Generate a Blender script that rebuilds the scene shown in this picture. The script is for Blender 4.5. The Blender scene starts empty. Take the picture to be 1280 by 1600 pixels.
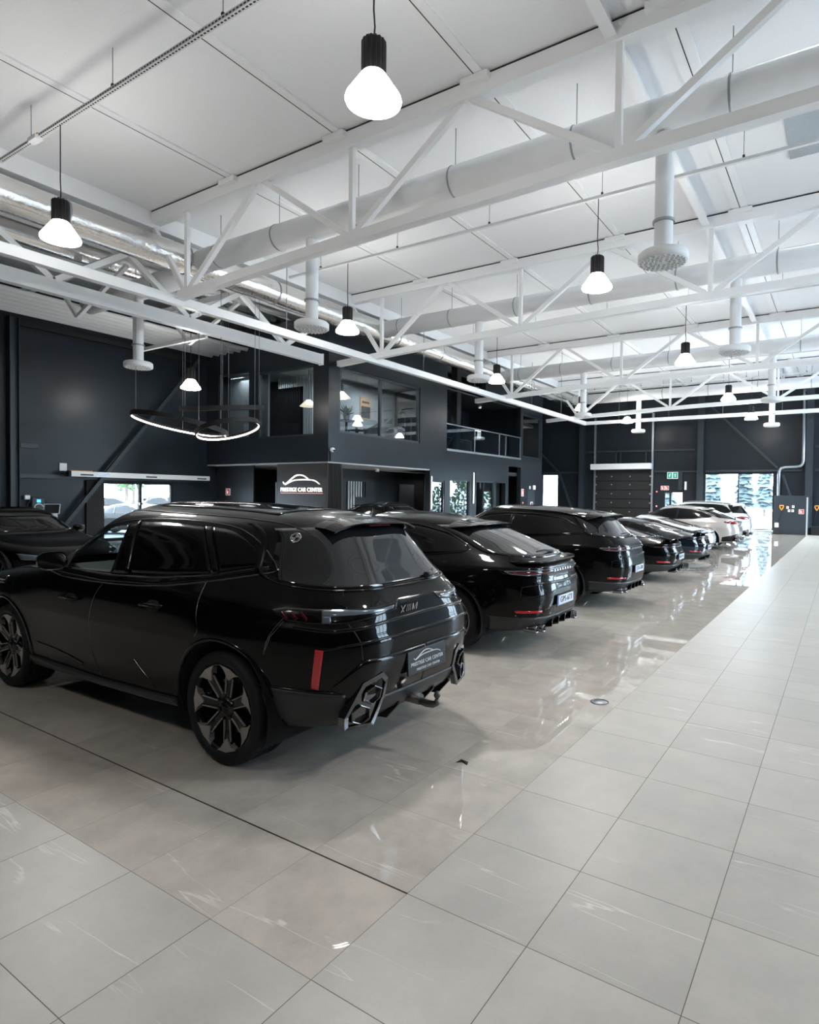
import bpy, bmesh, math, random
from mathutils import Vector, Matrix
from mathutils.bvhtree import BVHTree
random.seed(7)
S = bpy.context.scene
COL = S.collection
PI = math.pi

# ---------------------------------------------------------------- camera
F_PX, YAW, PITCH, ROLL, CAM_H, CX = 960.24, .5688, -.0251, .0121, 1.8159, 706.26
cam_data = bpy.data.cameras.new('camera')
cam_data.sensor_fit = 'VERTICAL'
cam_data.sensor_height = 36.0
cam_data.sensor_width = 28.8
cam_data.lens = F_PX / 1600 * 36.0
cam_data.shift_x = -(CX - 640) / 1600
cam_data.clip_start = .05
cam_data.clip_end = 400
cam = bpy.data.objects.new('camera', cam_data)
COL.objects.link(cam)
S.camera = cam
_c, _s = math.cos(YAW), math.sin(YAW)
_fw = Vector((-_s*math.cos(PITCH), _c*math.cos(PITCH), math.sin(PITCH)))
_rt = Vector((_c, _s, 0))
_up = _rt.cross(_fw)
_r2 = _rt*math.cos(ROLL) + _up*math.sin(ROLL)
_u2 = -_rt*math.sin(ROLL) + _up*math.cos(ROLL)
_M = Matrix((_r2, _u2, -_fw)).transposed().to_4x4()
_M.translation = Vector((0, 0, CAM_H))
cam.matrix_world = _M

# ---------------------------------------------------------------- view, world, sun, daylight
S.view_settings.view_transform = 'Standard'
S.view_settings.look = 'None'
S.view_settings.gamma = 1
S.view_settings.use_curve_mapping = False
S.view_settings.exposure = 0.58
W = bpy.data.worlds.new('sky')
S.world = W
W.use_nodes = True
_n = W.node_tree.nodes
_bg = _n['Background']
_bg.inputs['Color'].default_value = (.72, .87, 1, 1)
_bg.inputs['Strength'].default_value = 21.0
sun = bpy.data.lights.new('sun', 'SUN')
sun.energy = 7.0
sun.angle = .02
sun_o = bpy.data.objects.new('sun', sun)
COL.objects.link(sun_o)
sun_o.rotation_euler = (math.radians(38), math.radians(8), math.radians(160))

def area(name, loc, target, sx, sy, power, color=(.86, .93, 1), spread=PI):
    l = bpy.data.lights.new(name, 'AREA')
    l.shape = 'RECTANGLE'; l.size = sx; l.size_y = sy; l.energy = power; l.color = color
    l.spread = spread
    o = bpy.data.objects.new(name, l); COL.objects.link(o)
    o.location = loc
    o.rotation_euler = (Vector(target)-Vector(loc)).to_track_quat('-Z', 'Y').to_euler()
    return o
def portal(name, loc, target, sx, sy):
    o = area(name, loc, target, sx, sy, 1); o.data.cycles.is_portal = True
    return o
# daylight entering through the glazed openings
portal('portal_far_door', (-5.5, 41.35, 1.75), (-5.5, 30, 1.75), 3.9, 3.5)
portal('portal_far_window', (-17.9, 41.35, 1.75), (-17.9, 30, 1.75), 1.3, 3.5)
portal('portal_left_door', (-23.5, 13.56, 1.15), (-15, 13.56, 1.15), 2.9, 2.3)
SIDE = [(10.8, 14.8), (26.6, 33.0), (33.8, 40.4)]
for a_, b_ in SIDE:
    portal('portal_side_window', (9.35, (a_+b_)/2, 4.35), (0, (a_+b_)/2, 4.35), b_-a_, 8.1)

# ---------------------------------------------------------------- materials
def mat(name, col, rough=.5, metal=0., coat=0., spec=.5, emis=None, es=0., trans=0., ior=1.45, coat_rough=.03):
    m = bpy.data.materials.new(name); m.use_nodes = True
    b = m.node_tree.nodes['Principled BSDF']
    b.inputs['Base Color'].default_value = (*col, 1)
    b.inputs['Roughness'].default_value = rough
    b.inputs['Metallic'].default_value = metal
    b.inputs['Coat Weight'].default_value = coat
    b.inputs['Coat Roughness'].default_value = coat_rough
    b.inputs['Coat IOR'].default_value = 1.38
    b.inputs['Specular IOR Level'].default_value = spec
    b.inputs['Transmission Weight'].default_value = trans
    b.inputs['IOR'].default_value = ior
    if emis:
        b.inputs['Emission Color'].default_value = (*emis, 1)
        b.inputs['Emission Strength'].default_value = es
    return m

def noisy(m, scale=6., amount=.06, bump=0., bscale=60., coord='Object', detail=4, rvar=0.):
    """gentle procedural colour variation and bump on a principled material"""
    nt = m.node_tree; b = nt.nodes['Principled BSDF']
    tc = nt.nodes.new('ShaderNodeTexCoord')
    n = nt.nodes.new('ShaderNodeTexNoise'); n.inputs['Scale'].default_value = scale; n.inputs['Detail'].default_value = detail
    nt.links.new(tc.outputs[coord], n.inputs['Vector'])
    col = b.inputs['Base Color'].default_value[:]
    mx = nt.nodes.new('ShaderNodeMix'); mx.data_type = 'RGBA'
    mx.inputs[6].default_value = (*[c*(1-amount) for c in col[:3]], 1)
    mx.inputs[7].default_value = (*[min(1, c*(1+amount)) for c in col[:3]], 1)
    nt.links.new(n.outputs['Fac'], mx.inputs[0]); nt.links.new(mx.outputs[2], b.inputs['Base Color'])
    if rvar:
        r = b.inputs['Roughness'].default_value
        mr = nt.nodes.new('ShaderNodeMapRange'); mr.inputs[3].default_value = max(0, r-rvar); mr.inputs[4].default_value = r+rvar
        nt.links.new(n.outputs['Fac'], mr.inputs[0]); nt.links.new(mr.outputs[0], b.inputs['Roughness'])
    if bump:
        n2 = nt.nodes.new('ShaderNodeTexNoise'); n2.inputs['Scale'].default_value = bscale; n2.inputs['Detail'].default_value = 3
        nt.links.new(tc.outputs[coord], n2.inputs['Vector'])
        bp = nt.nodes.new('ShaderNodeBump'); bp.inputs['Strength'].default_value = bump; bp.inputs['Distance'].default_value = .01
        nt.links.new(n2.outputs['Fac'], bp.inputs['Height']); nt.links.new(bp.outputs[0], b.inputs['Normal'])
    return m

M = {}
M['paint_black'] = noisy(mat('black_car_paint', (.0016, .0017, .002), .3, 0, .62, .04), 3, .1)
M['paint_navy'] = noisy(mat('dark_blue_car_paint', (.006, .011, .02), .12, .2, 1.), 3, .1)
M['paint_white'] = noisy(mat('white_car_paint', (.72, .73, .74), .2, 0, 1.), 3, .02)
M['paint_silver'] = noisy(mat('warm_silver_car_paint', (.50, .47, .44), .25, .35, 1.), 3, .03)
M['paint_grey'] = noisy(mat('grey_car_paint', (.018, .025, .036), .25, .3, 1.), 3, .03)
M['gloss_black'] = noisy(mat('gloss_black_trim', (.003, .003, .0035), .2, 0, .7, spec=.1), 5, .1)
M['satin_black'] = noisy(mat('satin_black_plastic', (.022, .023, .025), .42), 30, .15)
M['matte_black'] = noisy(mat('matte_black', (.008, .008, .009), .75), 30, .15)
M['liner'] = noisy(mat('wheel_well_liner', (.004, .004, .005), .9), 30, .15)
M['tire'] = noisy(mat('tyre_rubber', (.009, .0105, .0125), .6, spec=.3), 40, .15, .15, 200)
M['bronze_alloy'] = noisy(mat('machined_bronze_alloy', (.30, .28, .26), .35, .45), 8, .1)
M['alloy'] = noisy(mat('silver_alloy', (.5, .5, .52), .28, .9), 8, .06)
M['dark_alloy'] = noisy(mat('dark_alloy', (.02, .021, .024), .2, .7, .5), 8, .1)
M['chrome'] = noisy(mat('chrome', (.6, .61, .62), .12, 1), 8, .04)
M['dark_chrome'] = noisy(mat('dark_chrome', (.16, .165, .175), .16, 1), 8, .06)
M['brake'] = noisy(mat('brake_disc_steel', (.12, .12, .12), .4, .9), 30, .1)
M['tint'] = noisy(mat('dark_tinted_glass', (.002, .0022, .0025), .1, 0, .6, spec=.1), 4, .1)
M['rear_tint'] = noisy(mat('rear_window_glass', (.012, .013, .015), .045, 0, 1.), 4, .2)
M['red_lens'] = noisy(mat('red_lamp_lens', (.38, .008, .014), .15, 0, 1., emis=(.7, .02, .03), es=.03), 60, .1)
M['dark_red_lens'] = noisy(mat('dark_red_lamp_lens', (.07, .004, .008), .12, 0, 1.), 60, .1)
M['light_lens'] = noisy(mat('smoked_clear_lens', (.11, .135, .17), .15, .2, 1.), 60, .06)
M['white_print'] = noisy(mat('white_print', (.75, .76, .78), .4), 30, .02)
M['plate_white'] = noisy(mat('plate_white', (.62, .66, .72), .35), 30, .02)
M['plate_blue'] = noisy(mat('plate_blue', (.02, .08, .35), .35), 30, .02)
M['plate_navy'] = noisy(mat('plate_navy', (.011, .014, .021), .35), 30, .05)
M['leather'] = noisy(mat('dark_leather', (.016, .015, .015), .5), 60, .1)
M['white_steel'] = noisy(mat('white_painted_steel', (.84, .85, .86), .38), 4, .03, .05, 90)
M['white_duct'] = noisy(mat('white_painted_duct', (.80, .81, .82), .5), 4, .03, .35, 26)
M['white_plastic'] = noisy(mat('white_plastic', (.74, .75, .76), .4), 8, .02)
M['trunking'] = noisy(mat('white_trunking', (.66, .67, .68), .45), 8, .03)
M['black_slot'] = noisy(mat('black_slot', (.01, .01, .01), .6), 8, .1)
M['lamp_black'] = noisy(mat('lamp_black_aluminium', (.012, .012, .013), .3, .3), 8, .1)
M['cable'] = noisy(mat('black_cable', (.01, .01, .01), .6), 8, .1)
M['wire'] = noisy(mat('steel_wire', (.25, .26, .27), .4, .8), 8, .1)
M['lamp_glow'] = mat('lit_acrylic_shade', (.9, .9, .9), .4, emis=(1, .975, .93), es=33)
M['led_glow'] = mat('lit_led_strip', (.9, .9, .9), .4, emis=(1, .86, .84), es=7)
M['led_white'] = mat('lit_white_led', (.9, .9, .9), .4, emis=(1, .97, .95), es=3)
M['foil'] = noisy(mat('aluminium_foil_wrap', (.86, .855, .84), .2, 1), 5, .08, .9, 14, rvar=.08)
M['dark_steel'] = noisy(mat('dark_grey_painted_steel', (.020, .028, .036), .42), 5, .06)
M['dark_wall'] = None
M['galv'] = noisy(mat('galvanised_steel', (.34, .37, .40), .35, .8), 20, .12)
M['dark_interior'] = noisy(mat('dark_interior_finish', (.012, .014, .016), .5), 5, .1)
M['brown_panel'] = noisy(mat('brown_black_fascia', (.030, .027, .026), .45), 12, .12)
M['grey_wall'] = noisy(mat('light_grey_plaster', (.22, .24, .245), .7), 5, .04)
M['light_slat'] = noisy(mat('light_grey_slat', (.42, .44, .45), .5), 8, .04)
M['soffit'] = noisy(mat('pale_soffit', (.42, .43, .44), .6), 5, .03)
M['orange'] = noisy(mat('orange_plastic', (.85, .30, .03), .4), 20, .05)
M['wood_label'] = noisy(mat('orange_label', (.5, .22, .08), .5), 20, .05)
M['sign_red'] = noisy(mat('sign_red', (.62, .04, .035), .4), 20, .03)
M['sign_green'] = noisy(mat('sign_green', (.01, .27, .16), .4, emis=(.0, .3, .18), es=.3), 20, .03)
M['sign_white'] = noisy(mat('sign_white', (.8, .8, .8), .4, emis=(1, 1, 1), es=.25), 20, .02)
M['copper_letters'] = mat('copper_lit_letters', (.6, .25, .15), .4, emis=(1, .45, .3), es=.5)
M['letter_white'] = mat('lit_white_letters', (.85, .85, .85), .4, emis=(1, .97, .93), es=.9)
M['leaf'] = noisy(mat('leaf_green', (.05, .11, .035), .55), 8, .4)
M['tree_hazed'] = noisy(mat('haze_tinted_conifer', (.055, .075, .08), .8), 2, .3)  # distance haze is mixed into the foliage colour
M['bark'] = noisy(mat('bark', (.12, .09, .07), .8), 8, .2)
M['ground'] = noisy(mat('pale_asphalt', (.30, .31, .33), .85), 3, .08)
M['blue_led'] = mat('blue_led', (.05, .3, .9), .4, emis=(.05, .4, 1), es=1.5)
M['cream_shade'] = mat('cream_lamp_shade', (.8, .75, .65), .6, emis=(1, .85, .65), es=.9)
M['poster_tan'] = noisy(mat('poster_tan', (.32, .2, .1), .6), 30, .1)
M['upholstery'] = noisy(mat('grey_upholstery', (.10, .10, .11), .8), 80, .15)
M['acrylic'] = mat('clear_acrylic', (.6, .65, .7), .1)

def glass_mat(name, tint=(1, 1, 1), gloss=.09, rough=.01):
    m = bpy.data.materials.new(name); m.use_nodes = True
    nt = m.node_tree; nt.nodes.clear()
    out = nt.nodes.new('ShaderNodeOutputMaterial')
    tr = nt.nodes.new('ShaderNodeBsdfTransparent'); tr.inputs[0].default_value = (*tint, 1)
    gl = nt.nodes.new('ShaderNodeBsdfGlossy'); gl.inputs['Roughness'].default_value = rough
    fr = nt.nodes.new('ShaderNodeFresnel')
    ge = nt.nodes.new('ShaderNodeNewGeometry'); io = nt.nodes.new('ShaderNodeMath'); io.operation = 'MULTIPLY_ADD'
    io.inputs[1].default_value = 1/1.5-1.5; io.inputs[2].default_value = 1.5
    nt.links.new(ge.outputs['Backfacing'], io.inputs[0]); nt.links.new(io.outputs[0], fr.inputs[0])
    mp = nt.nodes.new('ShaderNodeMath'); mp.operation = 'MULTIPLY_ADD'; mp.inputs[1].default_value = 1.0; mp.inputs[2].default_value = gloss - .06
    mx = nt.nodes.new('ShaderNodeMixShader')
    nt.links.new(fr.outputs[0], mp.inputs[0]); nt.links.new(mp.outputs[0], mx.inputs[0])
    nt.links.new(tr.outputs[0], mx.inputs[1]); nt.links.new(gl.outputs[0], mx.inputs[2])
    nt.links.new(mx.outputs[0], out.inputs[0])
    return m
M['glass'] = glass_mat('window_glass', (.92, .95, .97), .10)
M['office_glass'] = glass_mat('office_window_glass', (.80, .84, .86), .07)
M['car_glass'] = glass_mat('car_window_glass', (.55, .6, .62), .08)
M['rail_glass'] = glass_mat('balustrade_glass', (.55, .75, .85), .14)

# dark sandwich-panel cladding: horizontal joints every 1.2 m
def cladding():
    m = mat('charcoal_wall_panels', (.02, .025, .032), .3, spec=.28)
    nt = m.node_tree; b = nt.nodes['Principled BSDF']
    g = nt.nodes.new('ShaderNodeNewGeometry'); sx = nt.nodes.new('ShaderNodeSeparateXYZ')
    nt.links.new(g.outputs['Position'], sx.inputs[0])
    a = nt.nodes.new('ShaderNodeMath'); a.operation = 'MODULO'; a.inputs[1].default_value = 1.2
    nt.links.new(sx.outputs['Z'], a.inputs[0])
    lt = nt.nodes.new('ShaderNodeMath'); lt.operation = 'LESS_THAN'; lt.inputs[1].default_value = .014
    nt.links.new(a.outputs[0], lt.inputs[0])
    n = nt.nodes.new('ShaderNodeTexNoise'); n.inputs['Scale'].default_value = 1.3
    nt.links.new(g.outputs['Position'], n.inputs['Vector'])
    mx = nt.nodes.new('ShaderNodeMix'); mx.data_type = 'RGBA'
    mx.inputs[6].default_value = (.013, .0175, .0225, 1); mx.inputs[7].default_value = (.0175, .0225, .0285, 1)
    nt.links.new(n.outputs['Fac'], mx.inputs[0])
    m2 = nt.nodes.new('ShaderNodeMix'); m2.data_type = 'RGBA'; m2.inputs[7].default_value = (.010, .012, .015, 1)
    nt.links.new(lt.outputs[0], m2.inputs[0]); nt.links.new(mx.outputs[2], m2.inputs[6])
    nt.links.new(m2.outputs[2], b.inputs['Base Color'])
    n2 = nt.nodes.new('ShaderNodeTexNoise'); n2.inputs['Scale'].default_value = 40
    nt.links.new(g.outputs['Position'], n2.inputs['Vector'])
    bp = nt.nodes.new('ShaderNodeBump'); bp.inputs['Strength'].default_value = .12; bp.inputs['Distance'].default_value = .006
    nt.links.new(n2.outputs['Fac'], bp.inputs['Height']); nt.links.new(bp.outputs[0], b.inputs['Normal'])
    return m
M['dark_wall'] = cladding()

# stone-look porcelain tiles, 0.6 m grid through the point (-1.643, 1.629)
def tile_mat(name, base, dark, grout, rough, spec, polished):
    m = mat(name, base, rough, 0, 0, spec)
    nt = m.node_tree; b = nt.nodes['Principled BSDF']; L = nt.links
    def node(t, **k):
        n = nt.nodes.new(t)
        for a, v in k.items(): setattr(n, a, v)
        return n
    def math_(op, a, b_=None, c=None):
        n = node('ShaderNodeMath', operation=op)
        for i, v in enumerate((a, b_, c)):
            if v is None: continue
            if isinstance(v, (int, float)): n.inputs[i].default_value = v
            else: L.new(v, n.inputs[i])
        return n.outputs[0]
    g = node('ShaderNodeNewGeometry'); sx = node('ShaderNodeSeparateXYZ')
    L.new(g.outputs['Position'], sx.inputs[0])
    X = math_('DIVIDE', math_('ADD', sx.outputs['X'], 1.643+60), .6)
    Y = math_('DIVIDE', math_('ADD', sx.outputs['Y'], -1.629+60), .6)
    fx = math_('FRACT', X); fy = math_('FRACT', Y)
    ex = math_('MINIMUM', fx, math_('SUBTRACT', 1., fx)); ey = math_('MINIMUM', fy, math_('SUBTRACT', 1., fy))
    hw = .0030 if not polished else .0022
    gr = math_('MAXIMUM', math_('LESS_THAN', ex, hw), math_('LESS_THAN', ey, hw))
    cid = node('ShaderNodeCombineXYZ'); L.new(math_('FLOOR', X), cid.inputs[0]); L.new(math_('FLOOR', Y), cid.inputs[1])
    wn = node('ShaderNodeTexWhiteNoise'); wn.noise_dimensions = '2D'; L.new(cid.outputs[0], wn.inputs['Vector'])
    # per-tile shifted coordinates
    off = node('ShaderNodeVectorMath', operation='SCALE'); L.new(wn.outputs['Color'], off.inputs[0]); off.inputs['Scale'].default_value = 17
    P = node('ShaderNodeVectorMath', operation='ADD'); L.new(g.outputs['Position'], P.inputs[0]); L.new(off.outputs[0], P.inputs[1])
    cl = node('ShaderNodeTexNoise'); cl.inputs['Scale'].default_value = 3.2; cl.inputs['Detail'].default_value = 6; cl.inputs['Roughness'].default_value = .62
    L.new(P.outputs[0], cl.inputs['Vector'])
    fine = node('ShaderNodeTexNoise'); fine.inputs['Scale'].default_value = 55; fine.inputs['Detail'].default_value = 3
    L.new(P.outputs[0], fine.inputs['Vector'])
    # veins: thin ridges of distorted noise
    vn = node('ShaderNodeTexNoise'); vn.inputs['Scale'].default_value = 1.15; vn.inputs['Detail'].default_value = 5; vn.inputs['Distortion'].default_value = .15
    mp = node('ShaderNodeMapping'); mp.inputs['Scale'].default_value = (.16, 2.1, 1); mp.inputs['Rotation'].default_value = (0, 0, .75)
    L.new(P.outputs[0], mp.inputs[0]); L.new(mp.outputs[0], vn.inputs['Vector'])
    vd = math_('ABSOLUTE', math_('SUBTRACT', vn.outputs['Fac'], .5))
    vm = node('ShaderNodeMapRange'); L.new(vd, vm.inputs[0]); vm.inputs[1].default_value = 0; vm.inputs[2].default_value = .0042; vm.inputs[3].default_value = 1; vm.inputs[4].default_value = 0
    msk = node('ShaderNodeTexNoise'); msk.inputs['Scale'].default_value = 1.7; L.new(P.outputs[0], msk.inputs['Vector'])
    mk = node('ShaderNodeMapRange'); L.new(msk.outputs['Fac'], mk.inputs[0]); mk.inputs[1].default_value = .47; mk.inputs[2].default_value = .6
    vein = math_('MULTIPLY', math_('MULTIPLY', vm.outputs[0], mk.outputs[0]), .5)
    mx = node('ShaderNodeMix', data_type='RGBA'); mx.inputs[6].default_value = (*dark, 1); mx.inputs[7].default_value = (*base, 1)
    mr = node('ShaderNodeMapRange'); L.new(cl.outputs['Fac'], mr.inputs[0]); mr.inputs[1].default_value = .3; mr.inputs[2].default_value = .66
    L.new(mr.outputs[0], mx.inputs[0])
    tv = node('ShaderNodeMix', data_type='RGBA', blend_type='MULTIPLY'); tv.inputs[0].default_value = 1
    tone = node('ShaderNodeMapRange'); L.new(wn.outputs['Value'], tone.inputs[0]); tone.inputs[3].default_value = .955; tone.inputs[4].default_value = 1.03
    tf = math_('ADD', tone.outputs[0], math_('MULTIPLY', math_('SUBTRACT', fine.outputs['Fac'], .5), .10))
    cc = node('ShaderNodeCombineXYZ'); [L.new(tf, cc.inputs[i]) for i in range(3)]
    L.new(mx.outputs[2], tv.inputs[6]); L.new(cc.outputs[0], tv.inputs[7])
    v = node('ShaderNodeMix', data_type='RGBA'); v.inputs[7].default_value = (.80, .77, .72, 1)
    L.new(vein, v.inputs[0]); L.new(tv.outputs[2], v.inputs[6])
    gm = node('ShaderNodeMix', data_type='RGBA'); gm.inputs[7].default_value = (*grout, 1)
    L.new(gr, gm.inputs[0]); L.new(v.outputs[2], gm.inputs[6]); L.new(gm.outputs[2], b.inputs['Base Color'])
    rr = node('ShaderNodeMapRange'); L.new(cl.outputs['Fac'], rr.inputs[0]); rr.inputs[3].default_value = rough*.8; rr.inputs[4].default_value = rough*1.2
    rg = math_('MAXIMUM', rr.outputs[0], math_('MULTIPLY', gr, .7)); L.new(rg, b.inputs['Roughness'])
    bp = node('ShaderNodeBump'); bp.inputs['Strength'].default_value = .10 if not polished else .02; bp.inputs['Distance'].default_value = .004
    hh = math_('SUBTRACT', math_('MULTIPLY', cl.outputs['Fac'], .25), gr)
    L.new(hh, bp.inputs['Height']); L.new(bp.outputs[0], b.inputs['Normal'])
    return m
M['tile_matt'] = tile_mat('matt_stone_tiles', (.455, .433, .395), (.39, .373, .345), (.12, .10, .085), .36, .5, False)
M['tile_polished'] = tile_mat('polished_stone_tiles', (.54, .49, .435), (.415, .38, .34), (.22, .195, .17), .018, .75, True)

def ceiling_mat():
    m = mat('white_ceiling_panels', (.64, .65, .66), .8)
    nt = m.node_tree; b = nt.nodes['Principled BSDF']
    g = nt.nodes.new('ShaderNodeNewGeometry')
    n = nt.nodes.new('ShaderNodeTexNoise'); n.inputs['Scale'].default_value = 34; n.inputs['Detail'].default_value = 5
    v = nt.nodes.new('ShaderNodeTexVoronoi'); v.inputs['Scale'].default_value = 9
    nt.links.new(g.outputs['Position'], n.inputs['Vector']); nt.links.new(g.outputs['Position'], v.inputs['Vector'])
    lt = nt.nodes.new('ShaderNodeMath'); lt.operation = 'LESS_THAN'; lt.inputs[1].default_value = .035
    nt.links.new(v.outputs['Distance'], lt.inputs[0])
    mx = nt.nodes.new('ShaderNodeMix'); mx.data_type = 'RGBA'
    mx.inputs[6].default_value = (.79, .80, .82, 1); mx.inputs[7].default_value = (.87, .88, .90, 1)
    nt.links.new(n.outputs['Fac'], mx.inputs[0])
    m2 = nt.nodes.new('ShaderNodeMix'); m2.data_type = 'RGBA'; m2.inputs[7].default_value = (.45, .46, .47, 1)
    nt.links.new(lt.outputs[0], m2.inputs[0]); nt.links.new(mx.outputs[2], m2.inputs[6]); nt.links.new(m2.outputs[2], b.inputs['Base Color'])
    bp = nt.nodes.new('ShaderNodeBump'); bp.inputs['Strength'].default_value = .3; bp.inputs['Distance'].default_value = .01
    nt.links.new(n.outputs['Fac'], bp.inputs['Height']); nt.links.new(bp.outputs[0], b.inputs['Normal'])
    return m
M['ceiling'] = ceiling_mat()

# ---------------------------------------------------------------- helpers
class MB:
    """collects shapes and links them as ONE mesh object"""
    def __init__(s): s.v = []; s.f = []; s.mi = []; s.sm = []
    def add(s, v, f, mi=0, sm=False):
        o = len(s.v); s.v += [tuple(p) for p in v]
        for q in f: s.f.append(tuple(i+o for i in q)); s.mi.append(mi); s.sm.append(sm)
        return s
    def box(s, x0, x1, y0, y1, z0, z1, mi=0):
        v = [(x, y, z) for x in (x0, x1) for y in (y0, y1) for z in (z0, z1)]
        return s.add(v, [(0, 1, 3, 2), (4, 6, 7, 5), (0, 4, 5, 1), (2, 3, 7, 6), (0, 2, 6, 4), (1, 5, 7, 3)], mi)
    def bar(s, a, b, w, h, mi=0, up=(0, 0, 1)):
        a = Vector(a); b = Vector(b); d = (b-a).normalized(); u = Vector(up)
        if abs(d.dot(u)) > .98: u = Vector((0, 1, 0))
        r = d.cross(u).normalized()*w/2; t = r.cross(d).normalized()*h/2
        v = [p+i*r+j*t for p in (a, b) for i, j in ((-1, -1), (1, -1), (1, 1), (-1, 1))]
        return s.add(v, [(3, 2, 1, 0), (4, 5, 6, 7), (0, 1, 5, 4), (1, 2, 6, 5), (2, 3, 7, 6), (3, 0, 4, 7)], mi)
    def tube(s, pts, r, n=16, mi=0, caps=True, sm=True, closed=False):
        pts = [Vector(p) for p in pts]; K = len(pts)
        rs = r if isinstance(r, (list, tuple)) else [r]*K
        ref = None; v = []
        for i, p in enumerate(pts):
            if closed: d = pts[(i+1) % K]-pts[i-1]
            else: d = pts[min(i+1, K-1)]-pts[max(i-1, 0)]
            d.normalize()
            if ref is None:
                ref = d.orthogonal().normalized()
                if abs(d.z) < .9: ref = d.cross(Vector((0, 0, 1))).normalized()
            ref = (ref - d*ref.dot(d)).normalized(); b = d.cross(ref)
            for k in range(n):
                a = 2*PI*k/n; v.append(p+(ref*math.cos(a)+b*math.sin(a))*rs[i])
        f = []
        for i in range(K if closed else K-1):
            j = (i+1) % K
            for k in range(n): f.append((i*n+k, i*n+(k+1) % n, j*n+(k+1) % n, j*n+k))
        if caps and not closed:
            s.add(v, f, mi, sm); o = len(s.v)-len(v)
            s.f.append(tuple(o+k for k in range(n))[::-1]); s.mi.append(mi); s.sm.append(False)
            s.f.append(tuple(o+(K-1)*n+k for k in range(n))); s.mi.append(mi); s.sm.append(False)
        else: s.add(v, f, mi, sm)
        return s
    def lathe(s, prof, c=(0, 0, 0), axis='Z', n=32, mi=0, sm=True):
        """prof: (radius, height) pairs"""
        v = []
        for r, h in prof:
            for k in range(n):
                a = 2*PI*k/n; x, y = r*math.cos(a), r*math.sin(a)
                p = (x, y, h) if axis == 'Z' else ((x, h, y) if axis == 'Y' else (h, x, y))
                v.append((p[0]+c[0], p[1]+c[1], p[2]+c[2]))
        f = []
        for i in range(len(prof)-1):
            for k in range(n):
                q = (i*n+k, i*n+(k+1) % n, (i+1)*n+(k+1) % n, (i+1)*n+k)
                f.append(q if axis != 'Y' else q[::-1])
        return s.add(v, f, mi, sm)
    def prism(s, poly, a, b, axis='Y', mi=0):
        """extrude a 2D polygon between a and b along axis"""
        def P(u, w, t): return (t, u, w) if axis == 'X' else ((u, t, w) if axis == 'Y' else (u, w, t))
        n = len(poly); v = [P(u, w, a) for u, w in poly]+[P(u, w, b) for u, w in poly]
        f = [tuple(range(n)), tuple(range(2*n-1, n-1, -1))]+[(i, n+i, n+(i+1) % n, (i+1) % n) for i in range(n)]
        return s.add(v, f, mi)
    def build(s, name, m, parent=None, loc=None, bevel=0, seg=2, fix=True):
        me = bpy.data.meshes.new(name); me.from_pydata(s.v, [], s.f)
        for mm in (m if isinstance(m, (list, tuple)) else [m]): me.materials.append(M[mm] if isinstance(mm, str) else mm)
        me.polygons.foreach_set('material_index', s.mi); me.polygons.foreach_set('use_smooth', s.sm)
        if fix:
            bm = bmesh.new(); bm.from_mesh(me); bmesh.ops.recalc_face_normals(bm, faces=bm.faces); bm.to_mesh(me); bm.free()
        me.update()
        o = bpy.data.objects.new(name, me); COL.objects.link(o)
        if parent: o.parent = parent
        if loc: o.location = loc
        if bevel:
            md = o.modifiers.new('bevel', 'BEVEL'); md.width = bevel; md.segments = seg; md.limit_method = 'ANGLE'; md.angle_limit = .6
        return o

def tag(o, label=None, cat=None, group=None, kind=None):
    if label: o['label'] = label
    if cat: o['category'] = cat
    if group: o['group'] = group
    if kind: o['kind'] = kind
    return o
def empty(name, loc=(0, 0, 0), rz=0, label=None, cat=None, group=None):
    o = bpy.data.objects.new(name, None); COL.objects.link(o); o.empty_display_size = .2
    o.location = loc; o.rotation_euler = (0, 0, rz)
    return tag(o, label, cat, group)
CH = {}
def kids(o): return [c for c in bpy.data.objects if c.parent == o]
def copy_tree(o, parent=None):
    c = o.copy(); COL.objects.link(c); c.parent = parent
    for ch in kids(o): copy_tree(ch, c)
    return c
def structure(o): o['kind'] = 'structure'; return o

def text(body, size, loc, rot, m, parent=None, name='lettering', depth=.002, align='CENTER', sx=1., font_shear=0., label=None, width=None):
    cu = bpy.data.curves.new(name, 'FONT'); cu.body = body; cu.size = size; cu.extrude = depth; cu.align_x = align; cu.align_y = 'CENTER'; cu.shear = font_shear
    cu.space_character = 1.05
    t = bpy.data.objects.new(name, cu)
    me = bpy.data.meshes.new_from_object(t)
    bpy.data.objects.remove(t)
    me.materials.clear(); me.materials.append(M[m])
    if width: sx = width/(max(v.co.x for v in me.vertices)-min(v.co.x for v in me.vertices))
    o = bpy.data.objects.new(name, me); COL.objects.link(o)
    o.location = loc; o.rotation_euler = rot; o.scale = (sx, 1, 1)
    if parent: o.parent = parent
    if label: o['label'] = label
    return o
# ================================================================ CARS
def pchip(ts, ys, t):
    n = len(ts)
    h = [ts[i+1]-ts[i] for i in range(n-1)]; d = [(ys[i+1]-ys[i])/h[i] for i in range(n-1)]
    m = [0]*n; m[0] = d[0]; m[-1] = d[-1]
    for i in range(1, n-1):
        if d[i-1]*d[i] > 0:
            w1 = 2*h[i]+h[i-1]; w2 = h[i]+2*h[i-1]; m[i] = (w1+w2)/(w1/d[i-1]+w2/d[i])
    out = []
    i = 0
    for x in t:
        while i < n-2 and x > ts[i+1]: i += 1
        s = (x-ts[i])/h[i]
        out.append(ys[i]*(1+2*s)*(1-s)**2 + m[i]*h[i]*s*(1-s)**2 + ys[i+1]*s*s*(3-2*s) + m[i+1]*h[i]*s*s*(s-1))
    return out

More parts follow.
